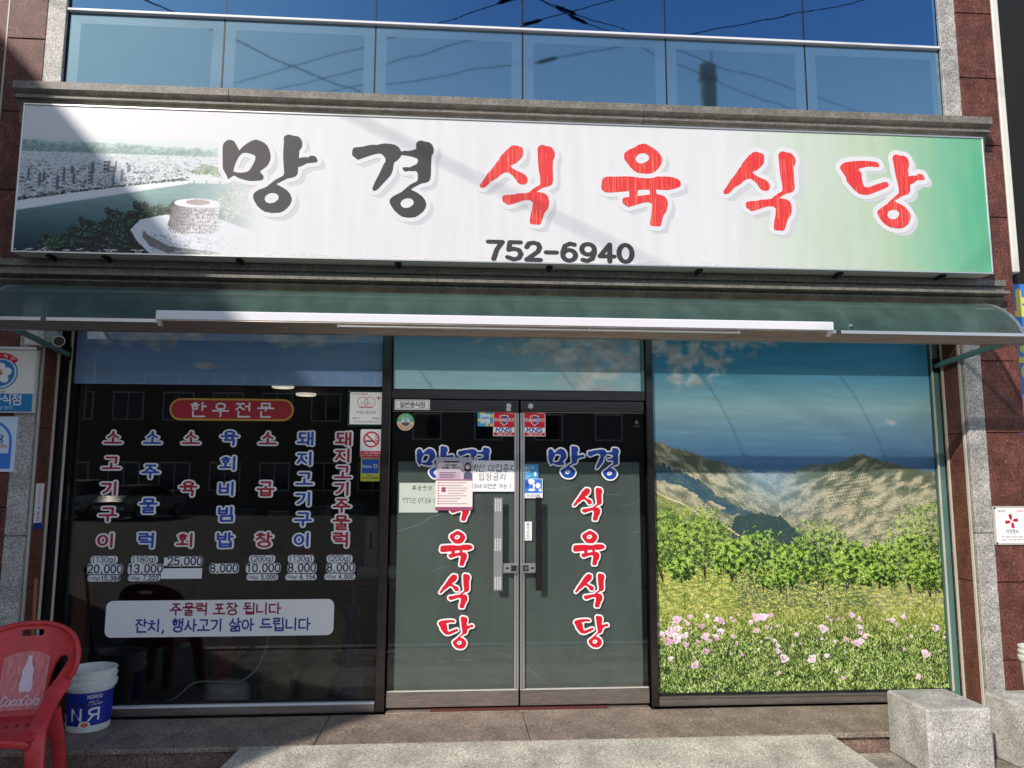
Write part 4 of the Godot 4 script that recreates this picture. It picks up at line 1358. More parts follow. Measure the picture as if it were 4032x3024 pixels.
func shop_front() -> void:
	# frames
	for c in [[-3.237, -3.168], [3.155, 3.214]]:
		part(house, "frame_post", boxed(Vector3(c[0], 0.18, -0.04), Vector3(c[1], 2.96, 0.03), 0.003), M.strut_green if c[0] > 0 else M.frame_dark)
	part(house, "frame_bead", boxed(Vector3(-3.178, 0.25, 0.0305), Vector3(-3.162, 2.96, 0.042), 0.003), M.pale_trim)
	part(house, "frame_bead", boxed(Vector3(3.15, 0.25, 0.0305), Vector3(3.166, 2.96, 0.042), 0.003), M.pale_trim)
	part(house, "mullion", boxed(Vector3(-0.997, 0.182, -0.05), Vector3(-0.932, 2.96, 0.04), 0.004), M.dark_steel)
	part(house, "mullion", boxed(Vector3(0.934, 0.182, -0.05), Vector3(0.986, 2.96, 0.04), 0.004), M.dark_steel)
	part(house, "header", boxed(Vector3(-0.93, 2.346, -0.05), Vector3(0.932, 2.414, 0.036), 0.004), M.dark_steel)
	for c in [[-3.166, -0.999], [0.988, 3.153]]:
		part(house, "sill_panel", boxed(Vector3(c[0], 0.182, -0.04), Vector3(c[1], 0.236, 0.028), 0.002), M.steel)
		part(house, "sill_ledge", boxed(Vector3(c[0], 0.238, -0.04), Vector3(c[1], 0.252, 0.046), 0.003), M.channel if c[0] < 0 else M.steel)
		part(house, "sill_bead", boxed(Vector3(c[0], 0.254, -0.03), Vector3(c[1], 0.264, 0.012)), M.frame_dark)
	part(house, "threshold", boxed(Vector3(-0.92, 0.152, -0.1), Vector3(0.92, 0.186, 0.068), 0.004), M.step_granite)
	# left window, transom light, right window
	var lw := group_node(house, "shop_window")
	part(lw, "pane", boxed(Vector3(-3.16, 0.266, -0.005), Vector3(-1.0, 2.433, 0.005)), M.glass)
	part(lw, "pane", boxed(Vector3(-3.16, 2.4335, -0.005), Vector3(-1.0, 2.95, 0.005)), M.clear_glass)
	printed(lw, "film", -3.158, 2.434, -1.002, 2.94, -0.008, M.sky_left).set_meta("label", "printed strip of blue sky with clouds")
	var tw := group_node(house, "shop_window")
	part(tw, "pane", boxed(Vector3(-0.928, 2.418, -0.005), Vector3(0.93, 2.95, 0.005)), M.clear_glass)
	printed(tw, "film", -0.92, 2.42, 0.905, 2.94, 0.0062, M.sky_transom).set_meta("label", "printed cloudy sky above the doors")
	part(tw, "bead", boxed(Vector3(0.906, 2.416, 0.006), Vector3(0.93, 2.95, 0.02)), M.strut_green)
	var rw := group_node(house, "shop_window")
	part(rw, "pane", boxed(Vector3(0.988, 0.266, -0.005), Vector3(3.152, 2.95, 0.005)), M.clear_glass)
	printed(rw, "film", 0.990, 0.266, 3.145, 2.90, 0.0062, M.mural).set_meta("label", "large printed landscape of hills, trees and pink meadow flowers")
	# two door leaves
	for s in [-1.0, 1.0]:
		var d := group_node(house, "door")
		var span := func(a: float, b: float) -> Array:
			return [minf(a * s, b * s), maxf(a * s, b * s)]
		leaf_box(d, s, "top_rail", 0.006, 0.922, 2.262, 2.341, -0.024, 0.026, M.dark_steel)
		leaf_box(d, s, "bead", 0.006, 0.922, 2.254, 2.261, -0.015, 0.016, M.steel)
		leaf_box(d, s, "bottom_rail", 0.006, 0.922, 0.206, 0.304, -0.024, 0.026, M.steel)
		leaf_box(d, s, "bead", 0.006, 0.922, 0.305, 0.313, -0.015, 0.018, M.pale_trim)
		leaf_box(d, s, "stile", 0.005, 0.018, 0.315, 2.252, -0.018, 0.022, M.aluminium)
		leaf_box(d, s, "stile", 0.0195, 0.038, 0.315, 2.252, -0.012, 0.012, M.aluminium)
		leaf_box(d, s, "pane", 0.04, 0.918, 0.315, 2.252, -0.005, 0.005, M.clear_glass, 0.0)
		var f: Array = span.call(0.042, 0.872 if s < 0 else 0.885)
		part(d, "film", boxed(Vector3(f[0], 0.316, -0.010), Vector3(f[1], 1.895, -0.0085)), M.door_film)
		# keyhole in the top rail
		var k := begin()
		var disc := []
		for i in 20:
			disc.append(Vector3(cos(TAU * i / 20), -sin(TAU * i / 20), 0))
		for ring_ in [[0.019, 0.0265, 0.030], [0.009, 0.0301, 0.033]]:
			var cc := Vector3(0.08 * s, 2.335 - 0.035, 0)
			var fr := []
			for p in disc:
				fr.append(cc + Vector3(p.x * ring_[0], p.y * ring_[0], ring_[2]))
			face(k, fr, Vector3(0, 0, 1))
			for i in 20:
				var a: Vector3 = disc[i] * ring_[0] + cc
				var b: Vector3 = disc[(i + 1) % 20] * ring_[0] + cc
				face(k, [a + Vector3(0, 0, ring_[1]), b + Vector3(0, 0, ring_[1]), b + Vector3(0, 0, ring_[2]), a + Vector3(0, 0, ring_[2])], disc[i])
		part(d, "keyhole", k, M.aluminium)
		# pull handle: a flat bar on two stand-offs
		var hx: Array = [-0.187, -0.124] if s < 0 else [0.112, 0.156]
		var hb := begin()
		box(hb, Vector3(hx[0], 0.99, 0.047), Vector3(hx[1], 1.64, 0.059), 0.003)
		for y in [1.08, 1.55]:
			tube(hb, [Vector3((hx[0] + hx[1]) / 2, y, 0.004), Vector3((hx[0] + hx[1]) / 2, y, 0.05)], 0.012, 10)
		part(d, "handle", hb, M.aluminium if s < 0 else M.dark_steel)
		if s < 0:
			var st := begin()
			for blk in [1.585, 1.31, 1.045]:      # studs in three blocks
				for iy in 6:
					for ix in 3:
						var cx := -0.1745 + ix * 0.0175
						var cy: float = blk + (iy - 2.5) * 0.0145
						var fr := []
						for i in 8:
							fr.append(Vector3(cx + cos(TAU * i / 8) * 0.0052, cy - sin(TAU * i / 8) * 0.0052, 0.0605))
						face(st, fr, Vector3(0, 0, 1))
			part(d, "studs", st, M.vinyl_white)
		# chromed lock
		var lx: Array = span.call(0.012, 0.125 if s < 0 else 0.118)
		var lk := begin()
		box(lk, Vector3(lx[0], 1.108, 0.0265), Vector3(lx[1], 1.178, 0.042), 0.014)
		part(d, "lock", lk, M.aluminium)
		var slot: Array = span.call(0.022, 0.062)
		part(d, "lock_slot", boxed(Vector3(slot[0], 1.122, 0.0425), Vector3(slot[1], 1.164, 0.0445), 0.001), M.car_trim)
		var slot2: Array = span.call(0.078, 0.1)
		part(d, "lock_slot", boxed(Vector3(slot2[0], 1.138, 0.0425), Vector3(slot2[1], 1.15, 0.0445), 0.001), M.car_trim)
		if s > 0:
			var cyl := begin()
			tube(cyl, [Vector3(0.046, 1.143, 0.0446), Vector3(0.046, 1.143, 0.052)], 0.014, 14)
			part(d, "lock_cylinder", cyl, M.chrome)
	# lettering on the doors
	var z := 0.0066
	var sc := Vector2(0.000168, 0.000172)
	var dl := thing("door_lettering", "blue and red brush-style vinyl letters running down the left door, partly under posters", "lettering", Vector3.ZERO, 0.0, "brush letters on the doors")
	for a in [["망", -0.609, 1.89, 0], ["경", -0.33, 1.883, 0], ["식", -0.453, 1.592, 1], ["육", -0.45, 1.281, 1], ["식", -0.458, 0.985, 1], ["당", -0.447, 0.7, 1]]:
		brush_letter(dl, a[0], sc, Vector3(a[1], a[2], z), M.vinyl_red if a[3] else M.vinyl_blue, 62.0)
	var dr := thing("door_lettering", "blue and red brush-style vinyl letters running down the right door, all in view", "lettering", Vector3.ZERO, 0.0, "brush letters on the doors")
	for a in [["망", 0.343, 1.895, 0], ["경", 0.617, 1.885, 0], ["식", 0.4985, 1.592, 1], ["육", 0.502, 1.28, 1], ["식", 0.506, 0.982, 1], ["당", 0.514, 0.696, 1]]:
		brush_letter(dr, a[0], sc, Vector3(a[1], a[2], z), M.vinyl_red if a[3] else M.vinyl_blue, 62.0)
	var mat := thing("door_mat", "thin dark red mat sticking out under the two doors", "mat", Vector3(0, 0.187, 0.0))
	part(mat, "mat", boxed(Vector3(-0.62, 0, -0.3), Vector3(0.62, 0.006, 0.066), 0.002), M.mat_red)

# =====================================================================
# signboard and awning
# =====================================================================
func signboard() -> void:
	var s := thing("signboard", "long white lightbox sign with black and red brush lettering, city view and green end", "sign", Vector3(0, 3.203, 0.36))
	var x0 := -3.313
	var x1 := 3.287
	var h := 1.009
	part(s, "box", boxed(Vector3(x0 + 0.004, 0.004, 0), Vector3(x1 - 0.004, h - 0.004, 0.228), 0.003), M.white_trim)
	var e := 0.012
	part(s, "edge", boxed(Vector3(x0, h - e, 0.2285), Vector3(x1, h, 0.243), 0.002), M.aluminium)
	part(s, "edge", boxed(Vector3(x0, 0, 0.2285), Vector3(x1, e, 0.243), 0.002), M.aluminium)
	part(s, "edge", boxed(Vector3(x0, e, 0.2285), Vector3(x0 + e, h - e, 0.243), 0.002), M.aluminium)
	part(s, "edge", boxed(Vector3(x1 - e, e, 0.2285), Vector3(x1, h - e, 0.243), 0.002), M.aluminium)
	printed(s, "face", x0 + e, e, x1 - e, h - e, 0.236, M.sign_face)
	for a in [["망", -1.716, 3.782, 0.392, 0.405], ["경", -0.905, 3.773, 0.396, 0.407], ["식", -0.063, 3.76, 0.4, 0.411], ["육", 0.789, 3.781, 0.405, 0.415], ["식", 1.629, 3.767, 0.41, 0.418], ["당", 2.52, 3.789, 0.42, 0.425]]:
		brush_letter(s, a[0], Vector2(a[3], a[4]) * 0.001, Vector3(a[1], a[2] - 3.203, 0.2365), M.print_black if a[0] in "망경" else M.print_red, 78.0, Vector2(88, 78))
	lettering(s, "phone_number", "752-6940", 0.118, Vector3(0.23, 0.088, 0.2375), M.print_black, 0.24, 1.25, 0.24, 0.0, 1.46)
	for x in [-3.1, -2.75, -1.9, -0.86, 0.16, 1.2, 2.2, 2.95]:
		var c := begin()
		box(c, Vector3(x - 0.02, -0.012, 0.14), Vector3(x + 0.02, 0.003, 0.2), 0.002)
		box(c, Vector3(x - 0.006, -0.02, 0.0), Vector3(x + 0.006, 0.002, 0.139), 0.002)
		part(s, "clip", c, M.rubber)
	for x in [-2.6, 0.0, 2.6]:
		part(s, "bracket", boxed(Vector3(x - 0.02, 0.3, -0.042), Vector3(x + 0.02, 0.36, 0.003)), M.frame_dark)
	for x in [[-3.26, -3.16], [-3.2, -3.12], [-3.15, -3.05]]:      # cable tails hanging off the left end
		var t := begin()
		tube(t, [Vector3(x[0], 0.003, 0.06), Vector3(x[0] + 0.02, -0.008, 0.08), Vector3(x[1], -0.001, 0.09)], 0.005, 5)
		part(s, "cable_tail", t, M.cable)

func awning() -> void:
	var a := thing("awning", "curved green translucent plastic awning with steel gutter over the shopfront", "awning", Vector3(0, 2.64, 0.47))
	var arc := [Vector2(0.0, 0.362), Vector2(0.06, 0.357), Vector2(0.13, 0.342), Vector2(0.2, 0.315), Vector2(0.28, 0.272), Vector2(0.35, 0.22), Vector2(0.41, 0.155), Vector2(0.455, 0.085), Vector2(0.478, 0.05)]
	var xs := [-3.28, -2.17, -1.122, -0.077, 0.963, 2.048, 3.21]
	for i in 6:      # sheets between the ribs
		var st := begin()
		for k in arc.size() - 1:
			var p: Vector2 = arc[k]
			var q: Vector2 = arc[k + 1]
			var n0: Vector2 = (arc[mini(k + 1, arc.size() - 1)] - arc[maxi(k - 1, 0)]).normalized()
			var n1: Vector2 = (arc[mini(k + 2, arc.size() - 1)] - arc[k]).normalized()
			var v := [[xs[i], p, n0], [xs[i + 1], p, n0], [xs[i + 1], q, n1], [xs[i], q, n1]]
			var w := []
			for m in v:
				w.append([Vector3(m[0], m[1].y, m[1].x), Vector3(0, m[2].x, -m[2].y)])
			tri(st, w[0][0], w[1][0], w[2][0], w[0][1], w[1][1], w[2][1])
			tri(st, w[0][0], w[2][0], w[3][0], w[0][1], w[2][1], w[3][1])
		part(a, "canopy_sheet", st, M.canopy)
	for i in 7:      # arched ribs below the sheets
		var st := begin()
		var w := 0.011 if i not in [0, 6] else 0.012
		var lift := -0.006 if i not in [0, 6] else 0.008
		for k in arc.size() - 1:
			var p: Vector2 = arc[k] + Vector2(0, lift)
			var q: Vector2 = arc[k + 1] + Vector2(0, lift)
			var dn := Vector2(0, -0.022 if i in [0, 6] else -0.004)
			var x: float = xs[i]
			var A := Vector3(x - w, p.y, p.x)
			var B := Vector3(x + w, p.y, p.x)
			var C := Vector3(x + w, q.y, q.x)
			var D := Vector3(x - w, q.y, q.x)
			var off := Vector3(0, dn.y, 0)
			face(st, [A, B, C, D])
			face(st, [D + off, C + off, B + off, A + off])
			face(st, [B, B + off, C + off, C])
			face(st, [A + off, A, D, D + off])
		part(a, "rib", st, M.canopy_rib if i not in [0, 6] else M.aluminium)
	var g := begin()
	along_x(g, [Vector2(0.40, 0.055), Vector2(0.487, 0.07), Vector2(0.495, 0.066), Vector2(0.495, 0.046), Vector2(0.486, 0.04), Vector2(0.445, 0.004), Vector2(0.405, 0.004)], -3.3, 3.235)
	part(a, "gutter", g, M.gutter)
	var lip := begin()
	along_x(lip, [Vector2(0.4955, 0.068), Vector2(0.499, 0.068), Vector2(0.499, 0.048), Vector2(0.4955, 0.048)], -3.3, 3.235)
	part(a, "gutter_lip", lip, M.aluminium)
	for x in [-2.9, 1.93]:
		part(a, "gutter_joint", boxed(Vector3(x, 0.045, 0.4995), Vector3(x + 0.03, 0.07, 0.501)), M.dark_steel)
	for x in xs:      # bolts through sheet and rib near the gutter
		var bo := begin()
		tube(bo, [Vector3(x, 0.1, 0.44), Vector3(x, 0.11, 0.462)], 0.011, 8)
		part(a, "bolt", bo, M.aluminium)
	for x in [-3.19, 3.18]:      # struts back to the frame
		var s := begin()
		tube(s, [Vector3(x, -0.005, -0.44), Vector3(x + 0.02, 0.05, 0.42)], 0.022, 4)
		part(a, "strut", s, M.strut_green)
		part(a, "strut_plate", boxed(Vector3(x - 0.025, -0.05, -0.4405), Vector3(x + 0.025, 0.05, -0.425), 0.003), M.frame_dark)
	part(a, "wall_bar", boxed(Vector3(-3.28, 0.335, -0.09), Vector3(3.21, 0.356, 0.02), 0.003), M.steel)
	# white light channel fixed to the gutter, and a thin lamp bar under it
	var l := thing("light_channel", "long white metal lamp channel along the awning's front edge", "lamp", Vector3(0, 2.70, 0.97))
	var c := begin()
	along_x(c, [Vector2(0.0, 0.052), Vector2(0.022, 0.056), Vector2(0.026, 0.05), Vector2(0.026, 0.004), Vector2(-0.02, -0.032), Vector2(0.0, 0.0)], -2.235, 1.90)
	part(l, "channel", c, M.channel)
	var u := begin()
	along_x(u, [Vector2(0.0265, 0.0), Vector2(-0.016, -0.0335), Vector2(-0.012, -0.0375), Vector2(0.0285, -0.006)], -2.2, 1.86)
	part(l, "dark_underside", u, M.gutter)  # underside of the white channel, its shade put into a grey-brown strip
	var b := begin()
	tube(b, [Vector3(-1.18, -0.022, 0.014), Vector3(1.3, -0.022, 0.014)], 0.0075, 8)
	part(l, "lamp_bar", b, M.aluminium)
	for x in [-1.17, -0.4, 0.35, 1.29]:
		part(l, "lamp_clip", boxed(Vector3(x - 0.008, -0.031, 0.0), Vector3(x + 0.008, -0.008, 0.024), 0.002), M.steel)

# =====================================================================
# vinyl menu on the left window
# =====================================================================
func menu() -> void:
	var cols := [
		["소고기구이", -2.860, 1, "(130g)", "20,000", "15,384", "red five-letter menu column, leftmost on the dark window, priced 20,000"],
		["소주물럭", -2.592, 0, "(180g)", "13,000", "7,222", "blue four-letter menu column on the dark window, priced 13,000"],
		["소육회", -2.328, 1, "", "25,000", "", "red three-letter menu column above the blank white label, priced 25,000"],
		["육회비빔밥", -2.062, 0, "", "8,000", "", "blue five-letter menu column with a single bare price of 8,000"],
		["소곱창", -1.796, 1, "(200g)", "10,000", "5,000", "red three-letter menu column on the dark window, priced 10,000"],
		["돼지고기구이", -1.530, 0, "(130g)", "8,000", "6,154", "blue six-letter menu column with 6,154 in small figures below"],
		["돼지고기주물럭", -1.263, 1, "(200g)", "8,000", "4,000", "red seven-letter menu column nearest the doors, with 4,000 below"]]
	var z := 0.0066
	for c in cols:
		var t := thing("menu_column", c[6], "lettering", Vector3(c[1], 0, z), 0.0, "menu columns on the left window")
		var n: int = c[0].length()
		for i in n:
			outlined(t, "letter", c[0][i], 0.087, Vector3(0.0, lerpf(2.055, 1.345, i / float(n - 1)), 0), M.menu_red if c[2] else M.menu_blue, 0.16, 1.25, 0.12, 0.05, 1.32)
		if c[3]:
			plate(t, "backing", 0.18, 0.052, 0.02, Vector3(-0.005, 1.213, -0.0013), 0.0008, M.vinyl_white)
			outlined(t, "weight", c[3], 0.037, Vector3(-0.005, 1.216, 0.0), M.menu_navy, 0.14, 1.0, 0.06, 0.14, 1.15)
		outlined(t, "price", c[4], 0.053, Vector3(0.005, 1.203 if c[4] == "25,000" else 1.153, 0.0005), M.menu_navy, 0.17, 1.0, 0.05, 0.16, 1.12)
		plate(t, "backing", 0.235 if c[4].length() > 5 else 0.2, 0.066, 0.02, Vector3(0.005, 1.2 if c[4] == "25,000" else 1.15, -0.0009), 0.0008, M.vinyl_white)
		if c[5]:
			plate(t, "backing", 0.215, 0.042, 0.018, Vector3(0.0, 1.089, -0.0011), 0.0008, M.vinyl_white)
			outlined(t, "weight", "(100g)", 0.02, Vector3(-0.065, 1.09, 0.0002), M.menu_navy, 0.13, 1.0, 0.06, 0.12, 1.1)
			outlined(t, "unit_price", c[5], 0.03, Vector3(0.045, 1.09, 0.0004), M.menu_navy, 0.18, 1.0, 0.06, 0.18, 1.05)
		if c[4] in ["20,000", "13,000"]:
			plate(t, "patch", 0.085, 0.07, 0.0, Vector3(-0.065, 1.152, -0.0012), 0.001, M.paper)
		if c[4] == "25,000":
			plate(t, "patch", 0.075, 0.055, 0.0, Vector3(-0.1, 1.198, -0.0012), 0.001, M.paper)
			plate(t, "blank_label", 0.275, 0.07, 0.0, Vector3(-0.015, 1.118, 0.0), 0.0012, M.paper)
	var b := thing("window_badge", "red oval badge with gold rim at the top of the left window", "sticker", Vector3(-2.055, 2.257, z))
	plate(b, "rim", 0.866, 0.158, 0.078, Vector3(0, 0, 0), 0.0012, M.gold)
	plate(b, "field", 0.84, 0.132, 0.065, Vector3(0, 0, 0.0013), 0.0012, M.badge_red)
	lettering(b, "lettering", "한우전문", 0.092, Vector3(0, -0.002, 0.003), M.vinyl_white, 0.13, 1.0, 0.52, 0.0, 1.25)
	var w := thing("window_panel", "white rounded panel with two lines of red and blue text, low on the window", "sticker", Vector3(-2.063, 0.816, z))
	plate(w, "panel", 1.535, 0.244, 0.045, Vector3.ZERO, 0.0015, M.vinyl_white)
	lettering(w, "lettering", "주물럭 포장 됩니다", 0.072, Vector3(0.03, 0.062, 0.002), M.panel_red, 0.15, 1.0, 0.12, 0.0, 1.13)
	lettering(w, "lettering", "잔치, 행사고기 삶아 드립니다", 0.078, Vector3(0.02, -0.045, 0.002), M.panel_blue, 0.15, 1.0, 0.12, 0.0, 1.05)

# =====================================================================
# stickers and papers on glass and doors
# =====================================================================
func disc(r: float, n := 28) -> PackedVector2Array:
	var p := PackedVector2Array()
	for k in n:
		p.append(Vector2(cos(TAU * k / n), sin(TAU * k / n)) * r)
	return p

func hoop(r0: float, r1: float) -> Array:
	var inner := disc(r0)
	return [disc(r1), [inner]]

func stickers() -> void:
	var z := 0.0062
	# acrylic plaque: two smiling faces
	var p := thing("charity_plaque", "square white plaque with two smiling faces in red line, screwed to the left window", "plaque", Vector3(-1.11, 2.275, z))
	plate(p, "acrylic", 0.262, 0.262, 0.01, Vector3.ZERO, 0.006, M.green_glass)
	plate(p, "card", 0.232, 0.232, 0.004, Vector3(0, 0, 0.0065), 0.001, M.paper)
	for s in [-1, 1]:
		var h := hoop(0.035, 0.0385)
		sheet(p, "face_line", h[0], Vector3(s * 0.026, 0.045, 0.0078), 0.0008, M.vinyl_red, h[1])
		var smile := begin()
		write(smile, "U", 0.02, Vector3(s * 0.026, 0.037, 0.0079), 0.12, 1.0, 0.0, 0.0, 0.0, 1.6)
		part(p, "smile", smile, M.vinyl_red)
	var sw := begin()
	write(sw, "-", 0.08, Vector3(0, 0.008, 0.0082), 0.05, 1.0, 0.0, 0.0, 0.0, 3.2)
	part(p, "swash", sw, M.vinyl_red)
	lettering(p, "lettering", "희망나눔가게", 0.022, Vector3(0, -0.03, 0.0078), M.pencil, 0.09)
	lettering(p, "lettering", "RED CROSS FRIENDS", 0.009, Vector3(-0.045, 0.103, 0.0078), M.vinyl_red, 0.14, 1.0, 0.2)
	lettering(p, "cross", "*", 0.034, Vector3(0.088, 0.075, 0.0078), M.vinyl_red, 0.2, 1.0, 0.0, 0.0, 1.72)
	lettering(p, "lettering", "망경식육식당", 0.008, Vector3(-0.07, -0.072, 0.0078), M.ink, 0.14)
	lettering(p, "lettering", "대한적십자사", 0.008, Vector3(0.07, -0.072, 0.0078), M.ink, 0.14)
	lettering(p, "lettering", "우리는 어려운 이웃들과 희망을 나눕니다", 0.0095, Vector3(0, -0.098, 0.0078), M.pencil, 0.1, 1.0, 0.06)
	for c in [[-1, -1], [-1, 1], [1, -1], [1, 1]]:
		sheet(p, "screw", disc(0.008, 12), Vector3(c[0] * 0.12, c[1] * 0.12, 0.0062), 0.006, M.chrome)
	# no smoking
	var n := thing("no_smoking_sticker", "white no-smoking sticker with red circle and red foot on the left window", "sticker", Vector3(-1.067, 2.021, z))
	plate(n, "sticker", 0.157, 0.206, 0.012, Vector3.ZERO, 0.0012, M.vinyl_white)
	plate(n, "red_foot", 0.153, 0.048, 0.008, Vector3(0, -0.077, 0.0013), 0.0008, M.vinyl_red)
	plate(n, "cigarette", 0.07, 0.011, 0.0, Vector3(-0.008, 0.018, 0.0014), 0.0008, M.ink)
	plate(n, "cigarette_tip", 0.01, 0.011, 0.0, Vector3(0.038, 0.018, 0.0014), 0.0008, M.pencil)
	lettering(n, "smoke", "S", 0.03, Vector3(0.034, 0.046, 0.0015), M.ink, 0.12, 1.0, 0.0, 0.3, 1.0)
	var hp := hoop(0.047, 0.058)
	sheet(n, "ring", hp[0], Vector3(0, 0.03, 0.0022), 0.0008, M.vinyl_red, hp[1])
	var bar := plate(n, "bar", 0.1, 0.011, 0.0, Vector3(0, 0.03, 0.0026), 0.0008, M.vinyl_red)
	bar.rotation.z = -PI / 4
	lettering(n, "lettering", "이 건물은 금연건물입니다", 0.0115, Vector3(0, -0.067, 0.0024), M.vinyl_white, 0.1, 1.0, 0.04)
	lettering(n, "lettering", "흡연시 과태료가 부과됩니다", 0.0115, Vector3(0, -0.085, 0.0024), M.vinyl_white, 0.1, 1.0, 0.04)
	# blue and yellow club sticker
	var c := thing("club_sticker", "blue sticker with gear wheel over yellow foot on the left window", "sticker", Vector3(-1.07, 1.834, z))
	plate(c, "sticker", 0.134, 0.162, 0.003, Vector3.ZERO, 0.0012, M.lime)
	plate(c, "blue_field", 0.12, 0.1, 0.0, Vector3(0, 0.025, 0.0013), 0.0008, M.deep_blue)
	lettering(c, "lettering", "Rotary", 0.018, Vector3(-0.022, 0.025, 0.0023), M.vinyl_white, 0.13, 1.0, 0.1)
	var gear := hoop(0.009, 0.015)
	sheet(c, "gear", gear[0], Vector3(0.037, 0.027, 0.0022), 0.0008, M.paper_back, gear[1])
	lettering(c, "lettering", "국제로타리", 0.009, Vector3(0, -0.042, 0.0014), M.pencil, 0.14)
	lettering(c, "lettering", "진주진양호 로타리클럽", 0.011, Vector3(0, -0.058, 0.0014), M.ink, 0.14, 1.0, 0.04)
	# plate on the door's top rail
	var g := thing("door_plate", "white plate with black frame line on the left door's top rail", "sign", Vector3(-0.778, 2.302, 0.0266))
	plate(g, "plate", 0.252, 0.074, 0.002, Vector3.ZERO, 0.002, M.vinyl_white)
	var outer := rounded(0.238, 0.062, 0.008)
	sheet(g, "frame_line", outer, Vector3(0, 0, 0.0021), 0.0006, M.ink, [rounded(0.233, 0.057, 0.006)])
	lettering(g, "lettering", "일반음식점", 0.036, Vector3(0, 0, 0.0022), M.ink, 0.13, 1.0, 0.06)
	var kp := thing("lock_tag", "tiny white tag under the left door's keyhole", "sticker", Vector3(-0.082, 2.273, 0.0266))
	plate(kp, "tag", 0.03, 0.018, 0.002, Vector3.ZERO, 0.001, M.vinyl_white)
	lettering(kp, "lettering", "열 림", 0.01, Vector3(0, 0, 0.0012), M.ink, 0.12)
	# round city sticker
	var r := thing("round_sticker", "round green and peach sticker in the left door's top corner", "sticker", Vector3(-0.826, 2.178, z))
	sheet(r, "peach_disc", disc(0.062), Vector3.ZERO, 0.001, M.peach)
	var upper := PackedVector2Array()
	for k in 19:
		upper.append(Vector2(cos(PI * k / 18), sin(PI * k / 18)) * 0.0615)
	sheet(r, "green_half", upper, Vector3(0, 0.002, 0.0011), 0.0006, M.mint)
	sheet(r, "centre", disc(0.032), Vector3(0, 0, 0.0018), 0.0006, M.pale_blue)
	sheet(r, "skyline", PackedVector2Array([Vector2(-0.03, -0.01), Vector2(-0.02, 0.0), Vector2(0.0, -0.004), Vector2(0.02, 0.001), Vector2(0.03, -0.009), Vector2(0.022, -0.023), Vector2(0.0, -0.031), Vector2(-0.022, -0.023)]), Vector3(0, 0, 0.0025), 0.0006, M.pencil)
	lettering(r, "lettering", "참", 0.02, Vector3(0, 0.014, 0.0026), M.ink, 0.12)
	for k in 6:
		var t := 2.5 - k * 0.38
		lettering(r, "lettering", "아름다운도시"[k], 0.013, Vector3(cos(t) * 0.047, sin(t) * 0.047, 0.0019), M.yellow, 0.13).rotation.z = t - PI / 2
	for k in 7:
		var t := -2.7 + k * 0.36
		lettering(r, "lettering", "친절히모십니다"[k], 0.013, Vector3(cos(t) * 0.047, sin(t) * 0.047, 0.0019), M.ink if k > 2 else M.vinyl_red, 0.13).rotation.z = t + PI / 2
	# payment sticker with a checked border; its square code is left out
	var q := thing("payment_sticker", "small teal and yellow checked payment sticker on the left door", "sticker", Vector3(-0.25, 2.207, z))
	plate(q, "sticker", 0.112, 0.112, 0.008, Vector3.ZERO, 0.001, M.sky_blue)
	for a in [[-0.03, 0.045], [0.045, 0.02], [-0.045, -0.01], [0.012, -0.045], [0.045, -0.045], [-0.012, 0.045]]:
		plate(q, "check", 0.02, 0.02, 0.0, Vector3(a[0], a[1], 0.0011), 0.0006, M.yellow)
	plate(q, "card", 0.07, 0.07, 0.0, Vector3(0, 0, 0.0018), 0.0006, M.pale_blue)
	lettering(q, "lettering", "제로페이", 0.0135, Vector3(0, 0.006, 0.0026), M.deep_blue, 0.14)
	lettering(q, "lettering", "zero", 0.011, Vector3(0, -0.027, 0.0026), M.ink, 0.14)
	# security stickers
	for k in 2:
		var x := -0.113 if k == 0 else 0.111
		var s := thing("security_sticker", ["red and white security sticker with shield on the left door's edge", "red and white security sticker with shield on the right door's edge"][k], "sticker", Vector3(x, 2.170, z), 0.0, "security stickers")
		plate(s, "sticker", 0.158, 0.178, 0.002, Vector3.ZERO, 0.001, M.paper)
		plate(s, "red_field", 0.15, 0.11, 0.0, Vector3(0, 0.03, 0.0011), 0.0006, M.vinyl_red)
		plate(s, "red_foot", 0.15, 0.022, 0.0, Vector3(0, -0.074, 0.0011), 0.0006, M.vinyl_red)
		var sh := PackedVector2Array([Vector2(0, 0.04), Vector2(0.016, 0.034), Vector2(0.032, 0.032), Vector2(0.032, -0.004), Vector2(0.024, -0.024), Vector2(0, -0.042), Vector2(-0.024, -0.024), Vector2(-0.032, -0.004), Vector2(-0.032, 0.032), Vector2(-0.016, 0.034)])
		sheet(s, "shield", sh, Vector3(0, 0.028, 0.0018), 0.0006, M.vinyl_white)
		var inner := PackedVector2Array()
		for v in sh:
			inner.append(v * 0.86)
		sheet(s, "shield_field", inner, Vector3(0, 0.028, 0.0025), 0.0005, M.vinyl_red)
		var half := PackedVector2Array([Vector2(0, 0.034), Vector2(0.014, 0.029), Vector2(0.0275, 0.0275), Vector2(0.0275, -0.0035), Vector2(0.02, -0.02), Vector2(0, -0.036)])
		sheet(s, "shield_field", half, Vector3(0, 0.028, 0.0031), 0.0005, M.deep_blue)
		lettering(s, "lettering", "KNS", 0.018, Vector3(0, 0.028, 0.0037), M.vinyl_white, 0.2, 1.0, 0.12, 0.25, 1.25)
		lettering(s, "lettering", "경남", 0.02, Vector3(-0.054, 0.03, 0.0018), M.vinyl_white, 0.12)
		lettering(s, "lettering", "보안", 0.02, Vector3(0.054, 0.03, 0.0018), M.vinyl_white, 0.12)
		lettering(s, "lettering", "CCTV작동중", 0.008, Vector3(0.045, 0.079, 0.0018), M.vinyl_white, 0.14)
		lettering(s, "lettering", "KNS", 0.03, Vector3(0, -0.044, 0.0012), M.deep_blue, 0.24, 1.2, 0.25, 0.25, 1.9)
